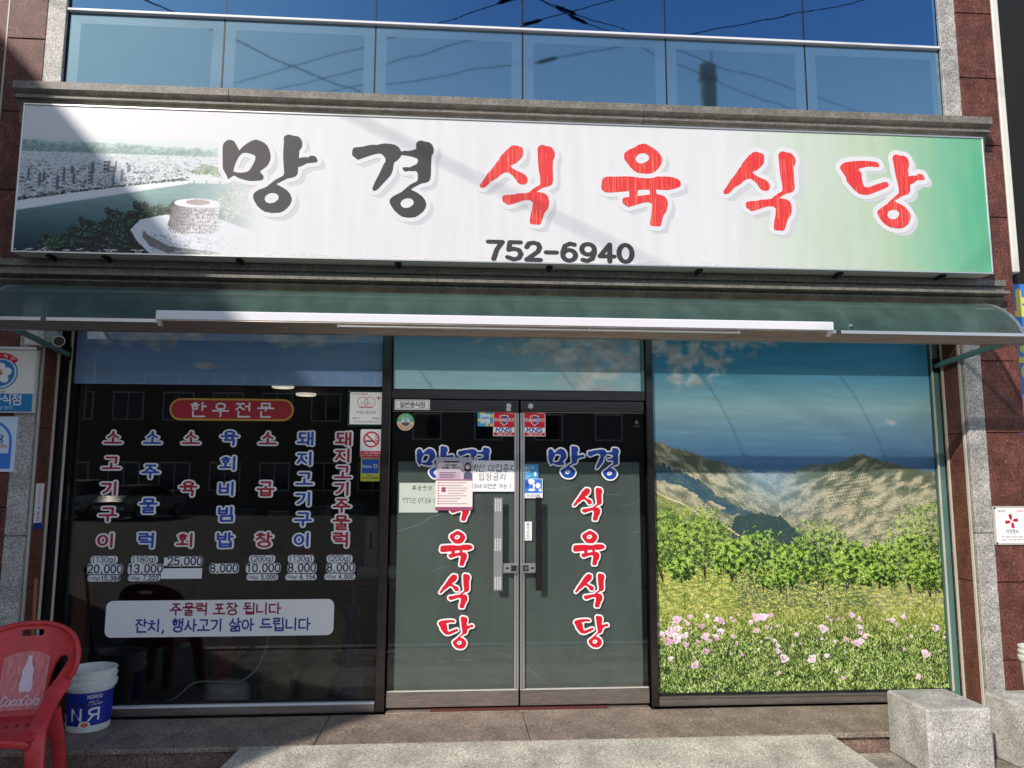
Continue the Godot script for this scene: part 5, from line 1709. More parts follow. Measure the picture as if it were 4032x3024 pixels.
		lettering(s, "lettering", "746-0112", 0.015, Vector3(0, -0.074, 0.0018), M.vinyl_white, 0.16, 1.0, 0.16, 0.0, 1.3)
	var sb := thing("faint_sticker", "faint grey diamond sticker in the right door's top corner", "sticker", Vector3(0.868, 2.175, z))
	sheet(sb, "diamond", PackedVector2Array([Vector2(0.016, 0), Vector2(0, 0.016), Vector2(-0.016, 0), Vector2(0, -0.016)]), Vector3(0, 0.014, 0), 0.0008, M.pencil)
	lettering(sb, "lettering", "안전유리", 0.012, Vector3(0, -0.016, 0.0004), M.pencil, 0.13)
	# blue stickers on the right door
	var b1 := thing("mask_sticker", "light blue square sticker reminding of masks, on the right door", "sticker", Vector3(0.085, 1.826, z))
	plate(b1, "sticker", 0.106, 0.103, 0.004, Vector3.ZERO, 0.001, M.sky_blue)
	lettering(b1, "lettering", "마스크는", 0.018, Vector3(-0.01, 0.027, 0.0012), M.vinyl_white, 0.12, 1.0, 0.05)
	lettering(b1, "lettering", "필수", 0.02, Vector3(-0.025, 0.001, 0.0012), M.vinyl_white, 0.12, 1.0, 0.05)
	sheet(b1, "figure", PackedVector2Array([Vector2(-0.008, -0.02), Vector2(0.008, -0.02), Vector2(0.008, 0.002), Vector2(0.005, 0.012), Vector2(-0.005, 0.012), Vector2(-0.008, 0.002)]), Vector3(0.03, -0.014, 0.0011), 0.0006, M.vinyl_white)
	plate(b1, "rule", 0.035, 0.004, 0.0, Vector3(-0.02, -0.034, 0.0011), 0.0006, M.pale_blue)
	var b2 := thing("welcome_sticker", "white and blue picture sticker below the mask sticker on the right door", "sticker", Vector3(0.1, 1.704, z))
	plate(b2, "sticker", 0.138, 0.14, 0.003, Vector3.ZERO, 0.001, M.vinyl_white)
	plate(b2, "picture", 0.128, 0.1, 0.0, Vector3(0, 0.017, 0.0011), 0.0006, M.bright_blue)
	for a in [[-0.014, 0.04, 0.026, 0.02], [0.035, 0.012, 0.018, 0.02], [-0.01, -0.018, 0.026, 0.01], [0.005, 0.012, 0.008, 0.022], [-0.045, 0.02, 0.014, 0.028], [0.05, -0.02, 0.01, 0.012]]:
		var o := PackedVector2Array()
		for k in 14:
			o.append(Vector2(cos(TAU * k / 14) * a[2], sin(TAU * k / 14) * a[3]))
		sheet(b2, "figure", o, Vector3(a[0], a[1] + 0.008, 0.0018), 0.0004, M.vinyl_white if a[0] > -0.04 else M.deep_blue)
	lettering(b2, "lettering", "어서오세요", 0.02, Vector3(0, -0.052, 0.0012), M.purple, 0.1, 1.0, 0.06)
	var pl := thing("pull_sticker", "narrow white upright pull sticker on the right door", "sticker", Vector3(0.062, 1.4, z))
	plate(pl, "sticker", 0.057, 0.134, 0.0, Vector3.ZERO, 0.001, M.vinyl_white)
	for k in 4:
		lettering(pl, "lettering", "당기시오"[k], 0.021, Vector3(0, 0.047 - k * 0.0265, 0.0012), M.ink, 0.12)
	lettering(pl, "lettering", "PULL", 0.012, Vector3(0, -0.055, 0.0012), M.pencil, 0.12, 1.0, 0.15)
	# notices
	var b := thing("handwritten_notice", "white sheet handwritten in pencil, taped beside the pink poster on the left door", "notice", Vector3(-0.186, 1.792, 0.0098))
	plate(b, "sheet", 0.308, 0.222, 0.0, Vector3.ZERO, 0.0006, M.paper)
	lettering(b, "lettering", "백신 미접종자", 0.05, Vector3(0.0, 0.057, 0.0008), M.ink, 0.085, 1.0, 0.08, 0.1)
	lettering(b, "lettering", "입장금지", 0.044, Vector3(-0.01, -0.006, 0.0008), M.ink, 0.085, 1.0, 0.22, 0.1)
	lettering(b, "lettering", "(18세 미만은 가능 )", 0.03, Vector3(-0.025, -0.072, 0.0008), M.ink, 0.09, 1.0, 0.12, 0.1)
	var f := thing("reversed_notice", "greenish white sheet read from behind, taped inside the left door's glass", "notice", Vector3(-0.722, 1.637, -0.0082))
	plate(f, "sheet", 0.28, 0.21, 0.0, Vector3.ZERO, 0.0005, M.paper_back)
	lettering(f, "lettering", "방문등록", 0.03, Vector3(0.022, 0.068, 0.0007), M.pencil, 0.1, 1.0, 0.3, 0.0, 1.0, true)
	lettering(f, "lettering", "070 4579 5777", 0.034, Vector3(0.03, -0.022, 0.0007), M.pencil, 0.1, 1.0, 0.12, 0.0, 1.0, true)
	var s := thing("health_poster", "pink and mauve printed poster with a masked woman, on the left door", "poster", Vector3(-0.471, 1.737, 0.0112))
	plate(s, "sheet", 0.265, 0.378, 0.0, Vector3.ZERO, 0.0006, M.poster_pink)
	plate(s, "head_field", 0.265, 0.165, 0.0, Vector3(0, 0.1065, 0.0007), 0.0005, M.poster_grey)
	plate(s, "foot_band", 0.265, 0.024, 0.0, Vector3(0, -0.177, 0.0007), 0.0005, M.poster_plum)
	plate(s, "rule", 0.265, 0.008, 0.0, Vector3(0, 0.026, 0.0013), 0.0004, M.poster_plum)
	plate(s, "head_panel", 0.17, 0.05, 0.0, Vector3(-0.03, 0.122, 0.0013), 0.0004, M.poster_pink)
	plate(s, "head_band", 0.11, 0.01, 0.0, Vector3(-0.02, 0.157, 0.0013), 0.0004, M.ink)
	plate(s, "text_panel", 0.16, 0.055, 0.0, Vector3(-0.035, 0.06, 0.0013), 0.0004, M.poster_mauve)
	lettering(s, "lettering", "식당·카페의", 0.016, Vector3(-0.025, 0.131, 0.0019), M.hair, 0.14, 1.0, 0.05)
	lettering(s, "lettering", "방역패스·방역수칙", 0.016, Vector3(-0.022, 0.112, 0.0019), M.hair, 0.14, 1.0, 0.05)
	for k in 4:
		plate(s, "text_line", 0.12 - 0.02 * (k % 2), 0.005, 0.0, Vector3(-0.045 - 0.01 * (k % 2), 0.078 - k * 0.0115, 0.0019), 0.0004, M.dress)
	for k in 9:
		plate(s, "text_line", [0.19, 0.17, 0.15, 0.13, 0.11, 0.2, 0.15, 0.13, 0.21][k], 0.0048, 0.0, Vector3(-0.01 - [0.0, 0.01, -0.03, -0.03, -0.02, 0.0, 0.02, 0.03, 0.0][k], 0.006 - k * 0.0185, 0.0012), 0.0004, M.pale_ink)
		sheet(s, "bullet", disc(0.0055, 10), Vector3(-0.112, 0.006 - k * 0.0185, 0.0012), 0.0004, M.poster_plum)
	plate(s, "stamp", 0.03, 0.034, 0.0, Vector3(-0.075, -0.042, 0.0013), 0.0004, M.poster_plum)
	var hair := PackedVector2Array([Vector2(-0.022, -0.03), Vector2(-0.024, 0.01), Vector2(-0.014, 0.03), Vector2(0.0, 0.036), Vector2(0.014, 0.03), Vector2(0.024, 0.01), Vector2(0.024, -0.03)])
	sheet(s, "figure_hair", hair, Vector3(0.096, 0.118, 0.0013), 0.0003, M.hair)
	sheet(s, "figure_dress", PackedVector2Array([Vector2(-0.03, -0.03), Vector2(-0.028, 0.012), Vector2(-0.01, 0.026), Vector2(0.012, 0.026), Vector2(0.03, 0.01), Vector2(0.03, -0.03)]), Vector3(0.098, 0.062, 0.0017), 0.0003, M.dress)
	sheet(s, "figure_face", disc(0.0155, 16), Vector3(0.096, 0.122, 0.0021), 0.0003, M.skin)
	sheet(s, "figure_mask", PackedVector2Array([Vector2(-0.014, -0.006), Vector2(0.0, -0.015), Vector2(0.014, -0.006), Vector2(0.015, 0.004), Vector2(-0.015, 0.004)]), Vector3(0.096, 0.117, 0.0025), 0.0003, M.vinyl_white)

# =====================================================================
# signs on the stone
# =====================================================================
func wall_signs() -> void:
	var s := thing("restaurant_sign", "white and blue model-restaurant light box with hibiscus emblem on the left pillar", "sign", Vector3(-3.447, 2.2, WALL + 0.004))
	plate(s, "case", 0.43, 0.408, 0.0, Vector3(0, 0.204, 0), 0.036, M.sign_cream)
	part(s, "top_rail", boxed(Vector3(-0.217, 0.409, -0.001), Vector3(0.217, 0.43, 0.045), 0.002), M.aluminium)
	part(s, "bottom_rail", boxed(Vector3(-0.217, -0.006, 0), Vector3(0.217, -0.0005, 0.04), 0.002), M.white_trim)
	plate(s, "blue_field", 0.425, 0.118, 0.0, Vector3(0, 0.06, 0.0365), 0.0012, M.sign_blue)
	lettering(s, "lettering", "모범음식점", 0.062, Vector3(-0.01, 0.08, 0.038), M.vinyl_white, 0.12, 1.0, 0.06)
	lettering(s, "lettering", "Restaurant", 0.026, Vector3(-0.002, 0.03, 0.038), M.pale_blue, 0.1, 1.0, 0.14, 0.0, 1.15)
	sheet(s, "emblem", disc(0.107), Vector3(0, 0.255, 0.0365), 0.001, M.sign_blue)
	var h := hoop(0.088, 0.099)
	sheet(s, "emblem_ring", h[0], Vector3(0, 0.255, 0.0376), 0.0006, M.pale_blue, h[1])
	for k in 5:
		var t := PI / 2 + TAU * k / 5
		var o := PackedVector2Array()
		for i in 14:
			o.append(Vector2(cos(TAU * i / 14) * 0.031 + 0.04, sin(TAU * i / 14) * 0.027).rotated(t))
		sheet(s, "petal", o, Vector3(0, 0.252, 0.0376 + 0.0003 * k), 0.0005, M.vinyl_white)
	sheet(s, "flower_eye", disc(0.013, 12), Vector3(0, 0.252, 0.0396), 0.0005, M.vinyl_red)
	plate(s, "stamen", 0.01, 0.04, 0.004, Vector3(0, 0.262, 0.0402), 0.0005, M.gold)
	var rib := PackedVector2Array()
	for k in 13:
		var t := 2.45 - 1.75 * k / 12.0
		rib.append(Vector2(cos(t), sin(t)) * 0.098)
	for k in 13:
		var t := 0.7 + 1.75 * k / 12.0
		rib.append(Vector2(cos(t), sin(t)) * 0.137)
	sheet(s, "ribbon", rib, Vector3(0, 0.252, 0.0404), 0.0006, M.vinyl_red)
	for k in 4:
		var t := 2.2 - k * 0.42
		lettering(s, "lettering", "좋은식단"[k], 0.028, Vector3(cos(t) * 0.117, 0.252 + sin(t) * 0.117, 0.0412), M.vinyl_white, 0.1).rotation.z = t - PI / 2
	lettering(s, "lettering", "진주시", 0.022, Vector3(0.0, 0.133, 0.038), M.ink, 0.11, 1.0, 0.35)
	var b := thing("blue_notice_board", "pale blue board with a blue arch line under the hibiscus sign", "sign", Vector3(-3.53, 1.81, WALL + 0.003))
	plate(b, "board", 0.395, 0.36, 0.0, Vector3(0, 0.18, 0), 0.012, M.pale_blue)
	var arch := PackedVector2Array()
	var arch_in := PackedVector2Array()
	arch.append_array([Vector2(0.175, 0.02), Vector2(0.175, 0.2)])
	arch_in.append_array([Vector2(0.158, 0.12), Vector2(0.158, 0.2)])
	for k in 13:
		var t := PI * k / 12
		arch.append(Vector2(cos(t) * 0.175, 0.2 + sin(t) * 0.145))
		arch_in.append(Vector2(cos(t) * 0.158, 0.2 + sin(t) * 0.128))
	arch.append(Vector2(-0.175, 0.02))
	arch_in.append(Vector2(-0.158, 0.12))
	sheet(b, "arch", arch, Vector3(0, 0, 0.0125), 0.0006, M.bright_blue, [arch_in])
	lettering(b, "lettering", "안심식당", 0.05, Vector3(0.02, 0.215, 0.0128), M.panel_blue, 0.14)
	lettering(b, "lettering", "방문의", 0.02, Vector3(0.115, 0.165, 0.0128), M.vinyl_red, 0.13)
	lettering(b, "lettering", "덜어먹기 위생적 수저관리", 0.016, Vector3(0.0, 0.07, 0.0136), M.pale_blue, 0.12)
	# sticker inside the left reveal
	var c := thing("cctv_sticker", "narrow white upright camera-warning sticker on the dark red stone left of the window", "sticker", Vector3(-3.2392, 1.585, 0.175), PI / 2)
	plate(c, "sticker", 0.1, 0.3, 0.0, Vector3.ZERO, 0.0012, M.vinyl_white)
	plate(c, "blue_foot", 0.1, 0.04, 0.0, Vector3(0, -0.13, 0.0013), 0.0006, M.panel_blue)
	for k in 4:
		lettering(c, "lettering", "CCTV"[k], 0.025, Vector3(0, 0.125 - k * 0.032, 0.0014), M.vinyl_red, 0.14, 1.0, 0.0, 0.0, 1.4)
	for k in 3:
		lettering(c, "lettering", "녹화중"[k], 0.026, Vector3(0, -0.012 - k * 0.036, 0.0014), M.panel_blue, 0.12, 1.0, 0.0, 0.0, 1.4)
	# plaque on the right pillar
	var p := thing("pinwheel_plaque", "white plaque with a red pinwheel on the right pillar's red stone", "plaque", Vector3(3.478, 1.452, WALL + 0.003))
	plate(p, "acrylic", 0.268, 0.27, 0.008, Vector3.ZERO, 0.006, M.pale_trim)
	plate(p, "card", 0.236, 0.246, 0.004, Vector3(0, 0, 0.0062), 0.001, M.paper)
	for k in 4:
		var o := PackedVector2Array()
		for v in [Vector2(0.006, 0.0), Vector2(0.02, 0.012), Vector2(0.05, 0.01), Vector2(0.048, -0.012), Vector2(0.022, -0.01)]:
			o.append(v.rotated(PI / 2 * k + 0.2))
		sheet(p, "blade", o, Vector3(0.0, 0.03, 0.0075), 0.0008, M.badge_red)
	lettering(p, "lettering", "희망풍차", 0.024, Vector3(0, -0.042, 0.0075), M.ink, 0.1)
	lettering(p, "lettering", "망경식육식당", 0.009, Vector3(-0.07, 0.1, 0.0075), M.ink, 0.12)
	lettering(p, "lettering", "대한적십자사", 0.009, Vector3(0.07, 0.1, 0.0075), M.vinyl_red, 0.12)
	lettering(p, "lettering", "국민과 함께하는 적십자의 희망나기", 0.0105, Vector3(0, -0.08, 0.0075), M.pencil, 0.1, 1.0, 0.05)
	lettering(p, "lettering", "희망풍차는 이웃의 희망을 만들어 갑니다", 0.0095, Vector3(0, -0.1, 0.0075), M.pencil, 0.1, 1.0, 0.05)
	for q in [[-1, -1], [-1, 1], [1, -1], [1, 1]]:
		sheet(p, "screw", disc(0.008, 12), Vector3(q[0] * 0.122, q[1] * 0.123, 0.0062), 0.005, M.chrome)
	# camera under the awning
	var k := thing("security_camera", "white bullet security camera under the awning's left end", "camera", Vector3(-3.2, 2.70, WALL + 0.004))
	part(k, "junction_box", boxed(Vector3(-0.1, -0.06, 0), Vector3(0.0, 0.06, 0.06), 0.006), M.sign_cream)
	part(k, "box_lid", boxed(Vector3(-0.098, -0.058, 0.0605), Vector3(-0.002, 0.058, 0.075), 0.006), M.sign_cream)
	part(k, "base", boxed(Vector3(0.004, -0.045, 0.0), Vector3(0.03, 0.05, 0.09), 0.004), M.cctv_white)
	var arm := begin()
	tube(arm, [Vector3(0.03, 0.01, 0.05), Vector3(0.06, 0.0, 0.07), Vector3(0.085, -0.012, 0.09)], 0.016, 10)
	part(k, "arm", arm, M.cctv_white)
	var body := begin()
	var d := Vector3(0.62, -0.42, 0.66).normalized()
	var o0 := Vector3(0.07, 0.015, 0.06)
	tube(body, [o0, o0 + d * 0.008, o0 + d * 0.03, o0 + d * 0.15, o0 + d * 0.158], [0.024, 0.034, 0.038, 0.04, 0.037], 20)
	part(k, "body", body, M.cctv_white)
	var lens := begin()
	tube(lens, [o0 + d * 0.1582, o0 + d * 0.1605], 0.031, 20)
	part(k, "lens", lens, M.lens)
	var wire := begin()
	tube(wire, [Vector3(0.02, -0.045, 0.05), Vector3(-0.005, -0.08, 0.03), Vector3(-0.05, -0.09, 0.02)], 0.003, 5)
	part(k, "wire", wire, M.cable)

# =====================================================================
# things standing in front
# =====================================================================
func street_furniture() -> void:
	granite_seat(Vector3(2.5, 0.06, 0.868), Vector3(0.4, 0.38, 0.43), 0.0, "pale granite seat block in front of the mural, nearer the doors")
	granite_seat(Vector3(3.13, 0.06, 0.93), Vector3(0.44, 0.38, 0.43), 0.1, "pale granite seat block at the right edge, carrying a white pail")
	pail(Vector3(-2.795, 0.181, 0.24), 0.92, true, "white paint pail with blue printed label beside the red chair", 0.25)
	pail(Vector3(3.2, 0.441, 0.86), 0.72, false, "plain white pail standing on the right granite block", 0.9)
	chair()
	# rolled brown tube and a straw broom behind the pail
	var roll := thing("brown_roll", "short upright brown roll standing behind the white and blue pail", "roll", Vector3(-3.02, 0.181, 0.15))
	var r := begin()
	lathe(r, [Vector2(0, 0), Vector2(0.055, 0), Vector2(0.057, 0.004), Vector2(0.057, 0.27), Vector2(0.05, 0.276), Vector2(0, 0.276)], 24)
	part(roll, "roll", r, M.brown_wood)
	var foot := begin()
	lathe(foot, [Vector2(0, -0.0005), Vector2(0.064, -0.0005), Vector2(0.064, 0.012), Vector2(0.0575, 0.014)], 24)
	part(roll, "foot", foot, M.pail_white)
	var broom := thing("straw_broom", "worn straw broom head between the red chair and the brown roll", "broom", Vector3(-3.08, 0.181, 0.42))
	var rr := RandomNumberGenerator.new()
	rr.seed = 3
	var b := begin()
	for k in 90:
		var t := rr.randf() * TAU
		var top := Vector3(cos(t) * 0.02, 0.34, sin(t) * 0.014)
		var low := Vector3(cos(t) * rr.randf_range(0.02, 0.1), rr.randf_range(0.0, 0.04), sin(t) * 0.035)
		tube(b, [top, top.lerp(low, 0.5) + Vector3(cos(t) * 0.012, 0, 0), low], [0.004, 0.0035, 0.002], 4)
	part(broom, "bristles", b, M.straw).set_meta("kind", "stuff")
	for y in [0.1, 0.15, 0.2]:
		var st := begin()
		var loop := []
		for k in 17:
			var w: float = lerpf(0.085, 0.03, y / 0.34)
			loop.append(Vector3(cos(TAU * k / 16) * w, y + 0.006 * sin(k), sin(TAU * k / 16) * 0.036))
		tube(st, loop, 0.0025, 4)
		part(broom, "stitching", st, M.rubber)
	var hd := begin()
	tube(hd, [Vector3(0, 0.3, 0), Vector3(-0.06, 0.95, -0.09)], 0.012, 8)
	part(broom, "handle", hd, M.brown_wood)

func granite_seat(at: Vector3, size: Vector3, turn: float, label: String) -> void:
	var t := thing("granite_seat", label, "seat", at, turn, "granite seat blocks")
	part(t, "block", boxed(Vector3(-size.x / 2, 0, -size.z / 2), Vector3(size.x / 2, size.y, size.z / 2), 0.013), M.block_granite)

func pail(at: Vector3, s: float, label_on: bool, label: String, turn: float) -> void:
	var t := thing("paint_pail", label, "pail", at, turn, "white plastic pails")
	var p := begin()
	var prof := [Vector2(0, 0.0), Vector2(0.128, 0.0), Vector2(0.136, 0.008), Vector2(0.152, 0.29), Vector2(0.168, 0.292), Vector2(0.17, 0.325), Vector2(0.156, 0.33), Vector2(0.157, 0.352), Vector2(0.166, 0.354), Vector2(0.167, 0.37), Vector2(0.158, 0.374), Vector2(0.16, 0.398), Vector2(0.166, 0.402), Vector2(0.164, 0.408), Vector2(0.156, 0.406), Vector2(0.15, 0.33), Vector2(0.132, 0.03), Vector2(0, 0.026)]
	for i in prof.size():
		prof[i] *= s
	lathe(p, prof, 40)
	part(t, "body", p, M.pail_white)
	var h := begin()
	var pts := []
	for k in 15:
		var a := PI * k / 14
		pts.append(Vector3(-cos(a) * 0.174, 0.31 - sin(a) * 0.11, sin(a) * 0.135 * 0.6 + 0.1 * sin(a)) * s)
	tube(h, pts, 0.0025, 6)
	part(t, "wire_handle", h, M.frame_dark)
	if label_on:
		var lb := begin()
		for k in 44:
			var a0 := -2.6 + k * 4.6 / 44
			var a1 := a0 + 4.6 / 44
			if k in [8, 9, 10]:
				continue
			var rl := func(y: float) -> float: return (0.136 + 0.016 * (y - 0.008) / 0.282) + 0.0015
			var q := [[a0, 0.05], [a0, 0.268], [a1, 0.268], [a1, 0.05]]
			var v := []
			for m in q:
				v.append(Vector3(sin(m[0]) * rl.call(m[1]), m[1], cos(m[0]) * rl.call(m[1])) * s)
			face(lb, v, Vector3(sin(a0), 0, cos(a0)))
		part(t, "label", lb, M.pail_blue)
		warp = func(v: Vector3) -> Vector3:
			var rad := (0.136 + 0.016 * (v.y - 0.008) / 0.282) + 0.0035 + v.z
			var a := v.x / 0.145
			return Vector3(sin(a) * rad, v.y, cos(a) * rad) * s
		var n := begin()
		write(n, "N", 0.075, Vector3(-0.055, 0.125, 0), 0.17, 1.0, 0.0, 0.0, 0.0, 1.5)
		write(n, "R", 0.075, Vector3(0.055, 0.125, 0), 0.17, 1.0, 0.0, 0.0, 0.0, 1.5, true)
		write(n, "NOROO", 0.022, Vector3(0.055, 0.242, 0), 0.14, 1.0, 0.12, 0.0, 0.0, 1.2)
		write(n, "내츄럴 계약", 0.011, Vector3(0.05, 0.208, 0), 0.12)
		write(n, "수성 외부용 페인트", 0.011, Vector3(0.055, 0.193, 0), 0.12)
		part(t, "lettering", n, M.vinyl_white)
		for a in [[0.0, 0.058, 0.028, 0.018, "orange"], [-0.17, 0.085, 0.02, 0.03, "purple"]]:
			for k in 2:
				var o := begin()
				var g := PackedVector2Array()
				for i in 20:
					g.append(Vector2(cos(TAU * i / 20) * a[2] * (1.35 if k == 0 else 0.85), sin(TAU * i / 20) * a[3] * (1.35 if k == 0 else 0.85)) * 1000.0)
				var tris := triangles(g, [])
				for i in range(0, tris.size(), 3):
					var v := []
					for m in 3:
						v.append(warp.call(Vector3(a[0] + tris[i + m].x / 1000, a[1] + tris[i + m].y / 1000, 0.0006 * k)))
					face(o, v, Vector3(sin(a[0] / 0.145), 0, cos(a[0] / 0.145)))
				part(t, "emblem", o, M.vinyl_white if k == 0 else M[a[4]])
		warp = null
var warp = null

func chair() -> void:
	var c := thing("plastic_chair", "red moulded plastic chair with faded drink print on its back, at the left edge", "chair", Vector3(-2.835, 0.06, 1.1), 0.17)
	# back shell: an arch with a hand slot and two side openings, bent backwards
	var bend := func(p: Vector2) -> Vector3:      # metres, y from the ground
		var lean := -0.175 - (p.y - 0.4) * 0.3 + 0.9 * p.x * p.x
		return Vector3(p.x, p.y, lean)
	var outer := PackedVector2Array([Vector2(-0.16, 0.38), Vector2(-0.185, 0.5), Vector2(-0.22, 0.56), Vector2(-0.258, 0.62), Vector2(-0.272, 0.68), Vector2(-0.262, 0.75), Vector2(-0.225, 0.81), Vector2(-0.16, 0.85), Vector2(-0.08, 0.87), Vector2(0, 0.874), Vector2(0.08, 0.87), Vector2(0.16, 0.85), Vector2(0.225, 0.81), Vector2(0.262, 0.75), Vector2(0.272, 0.68), Vector2(0.258, 0.62), Vector2(0.22, 0.56), Vector2(0.185, 0.5), Vector2(0.16, 0.38)])
	var slot := rounded(0.12, 0.034, 0.012)
	for i in slot.size():
		slot[i] += Vector2(0, 0.822)
	var holes := [slot]
	for s in [-1.0, 1.0]:
		var hole := PackedVector2Array()
		for v in [Vector2(0.125, 0.52), Vector2(0.13, 0.6), Vector2(0.145, 0.66), Vector2(0.17, 0.695), Vector2(0.2, 0.705), Vector2(0.222, 0.69), Vector2(0.218, 0.665), Vector2(0.185, 0.61), Vector2(0.15, 0.55)]:
			hole.append(Vector2(v.x * s, v.y))
		holes.append(hole)
	part(c, "backrest", shell(outer, holes, bend, 0.022, 12, 16), M.plastic_red)
	var rim := begin()
	var pts := []
	for i in range(1, outer.size() - 1):
		pts.append(bend.call(outer[i]) + Vector3(0, 0, 0.012))
	tube(rim, smooth(pts, 4), 0.016, 8)
	part(c, "rim", rim, M.plastic_red)
	# printed insert
	var panel := PackedVector2Array([Vector2(-0.115, 0.43), Vector2(0.115, 0.43), Vector2(0.118, 0.7), Vector2(0.06, 0.722), Vector2(0, 0.728), Vector2(-0.06, 0.722), Vector2(-0.118, 0.7)])
	var lifted := func(p: Vector2) -> Vector3: return bend.call(p) + Vector3(0, 0.0, 0.0165)
	part(c, "insert", shell(panel, [], lifted, 0.002, 8, 6), M.faded_red)
	var bottle := PackedVector2Array([Vector2(-0.03, 0.52), Vector2(0.03, 0.52), Vector2(0.034, 0.56), Vector2(0.026, 0.6), Vector2(0.03, 0.63), Vector2(0.012, 0.67), Vector2(0.01, 0.705), Vector2(-0.01, 0.705), Vector2(-0.012, 0.67), Vector2(-0.03, 0.63), Vector2(-0.026, 0.6), Vector2(-0.034, 0.56)])
	var more := func(p: Vector2) -> Vector3: return bend.call(p + Vector2(0.012, 0)) + Vector3(0, 0.0, 0.0192)
	part(c, "bottle_print", shell(bottle, [], more, 0.001, 4, 6), M.print_pale)
	warp = func(v: Vector3) -> Vector3: return bend.call(Vector2(v.x, v.y)) + Vector3(0, 0, 0.0196 + v.z)
	var word := begin()
	write(word, "CocaCola", 0.046, Vector3(0.0, 0.478, 0), 0.12, 1.0, 0.02, 0.0, 0.32, 0.95)
	write(word, "-", 0.03, Vector3(-0.03, 0.458, 0.0005), 0.1, 1.0, 0.0, 0.0, 0.0, 5.0)
	part(c, "lettering", word, M.print_pale)
	warp = null
	# seat: dished slab rolling down at the front, with slots
	var seat := PackedVector2Array([Vector2(-0.17, -0.21), Vector2(0.17, -0.21), Vector2(0.2, 0.02), Vector2(0.205, 0.17), Vector2(0.19, 0.215), Vector2(0.1, 0.235), Vector2(-0.1, 0.235), Vector2(-0.19, 0.215), Vector2(-0.205, 0.17), Vector2(-0.2, 0.02)])
	var slots := []
	for k in 5:
		var o := PackedVector2Array()
		for v in [Vector2(-0.006, -0.03), Vector2(0.006, -0.03), Vector2(0.018, 0.03), Vector2(0.006, 0.03)]:
			o.append(v + Vector2(-0.1 + k * 0.05, 0.02))
		slots.append(o)
	var dish := func(p: Vector2) -> Vector3:
		return Vector3(p.x, 0.405 - 0.018 * cos(p.x * 7.0) - (0.35 * maxf(0.0, p.y - 0.16)) + 0.25 * maxf(0.0, -p.y - 0.15), p.y)
	part(c, "seat", shell(seat, slots, dish, -0.018, 12, 14), M.plastic_red)
	for s in [-1.0, 1.0]:      # legs: flat-fronted channels; the front ones run up into the arms of the back
		var leg := begin()
		limb(leg, [Vector3(0.235 * s, 0.58, -0.12), Vector3(0.2 * s, 0.5, -0.02), Vector3(0.19 * s, 0.43, 0.1), Vector3(0.195 * s, 0.36, 0.175), Vector3(0.215 * s, 0.18, 0.205), Vector3(0.235 * s, 0.0, 0.235)], [0.034, 0.036, 0.044, 0.05, 0.042, 0.03], 0.024)
		part(c, "leg", leg, M.plastic_red)
		var rear := begin()
		limb(rear, [Vector3(0.16 * s, 0.42, -0.18), Vector3(0.185 * s, 0.22, -0.235), Vector3(0.205 * s, 0.0, -0.285)], [0.045, 0.038, 0.028], 0.024)
		part(c, "leg", rear, M.plastic_red)
	var ap := begin()
	limb(ap, [Vector3(-0.17, 0.345, 0.2), Vector3(-0.1, 0.365, 0.215), Vector3(0.1, 0.365, 0.215), Vector3(0.17, 0.345, 0.2)], [0.02, 0.02, 0.02, 0.02], 0.02)
	part(c, "apron", ap, M.plastic_red)

func smooth(pts: Array, n: int) -> Array:
	var out := []
	for i in pts.size() - 1:
		var a: Vector3 = pts[maxi(i - 1, 0)]
		var d: Vector3 = pts[mini(i + 2, pts.size() - 1)]
		for k in n:
			out.append(pts[i].cubic_interpolate(pts[i + 1], a, d, k / float(n)))
	out.append(pts[-1])
	return out

func limb(st: SurfaceTool, pts: Array, half: Array, thick: float) -> void:      # a flat bar of varying width along a curve, rounded edges
	var p := smooth(pts, 4)
	var rings := []
	for i in p.size():
		var d: Vector3 = (p[mini(i + 1, p.size() - 1)] - p[maxi(i - 1, 0)]).normalized()
		var side := d.cross(Vector3(0, 0, 1))
		if side.length() < 0.1:
			side = Vector3(1, 0, 0)
		side = side.normalized()
		var n := side.cross(d).normalized()
		var t: float = i / float(p.size() - 1) * (half.size() - 1)
		var k := mini(int(t), half.size() - 2)
		var w: float = lerpf(half[k], half[k + 1], t - k)
		var ring_ := []
		for m in 12:
			var a := TAU * m / 12
			var cx := signf(cos(a)) * pow(absf(cos(a)), 0.5)
			var cy := signf(sin(a)) * pow(absf(sin(a)), 0.5)
			ring_.append([p[i] + side * cx * w + n * cy * thick, (side * cos(a) / w + n * sin(a) / thick).normalized()])
		rings.append(ring_)
	for i in rings.size() - 1:
		for m in 12:
			var q := [rings[i][m], rings[i][(m + 1) % 12], rings[i + 1][(m + 1) % 12], rings[i + 1][m]]
			tri(st, q[0][0], q[1][0], q[2][0], q[0][1], q[1][1], q[2][1])
			tri(st, q[0][0], q[2][0], q[3][0], q[0][1], q[2][1], q[3][1])
	for e in [0, rings.size() - 1]:
		var poly := []
		for m in 12:
			poly.append(rings[e][m][0])
		face(st, poly)

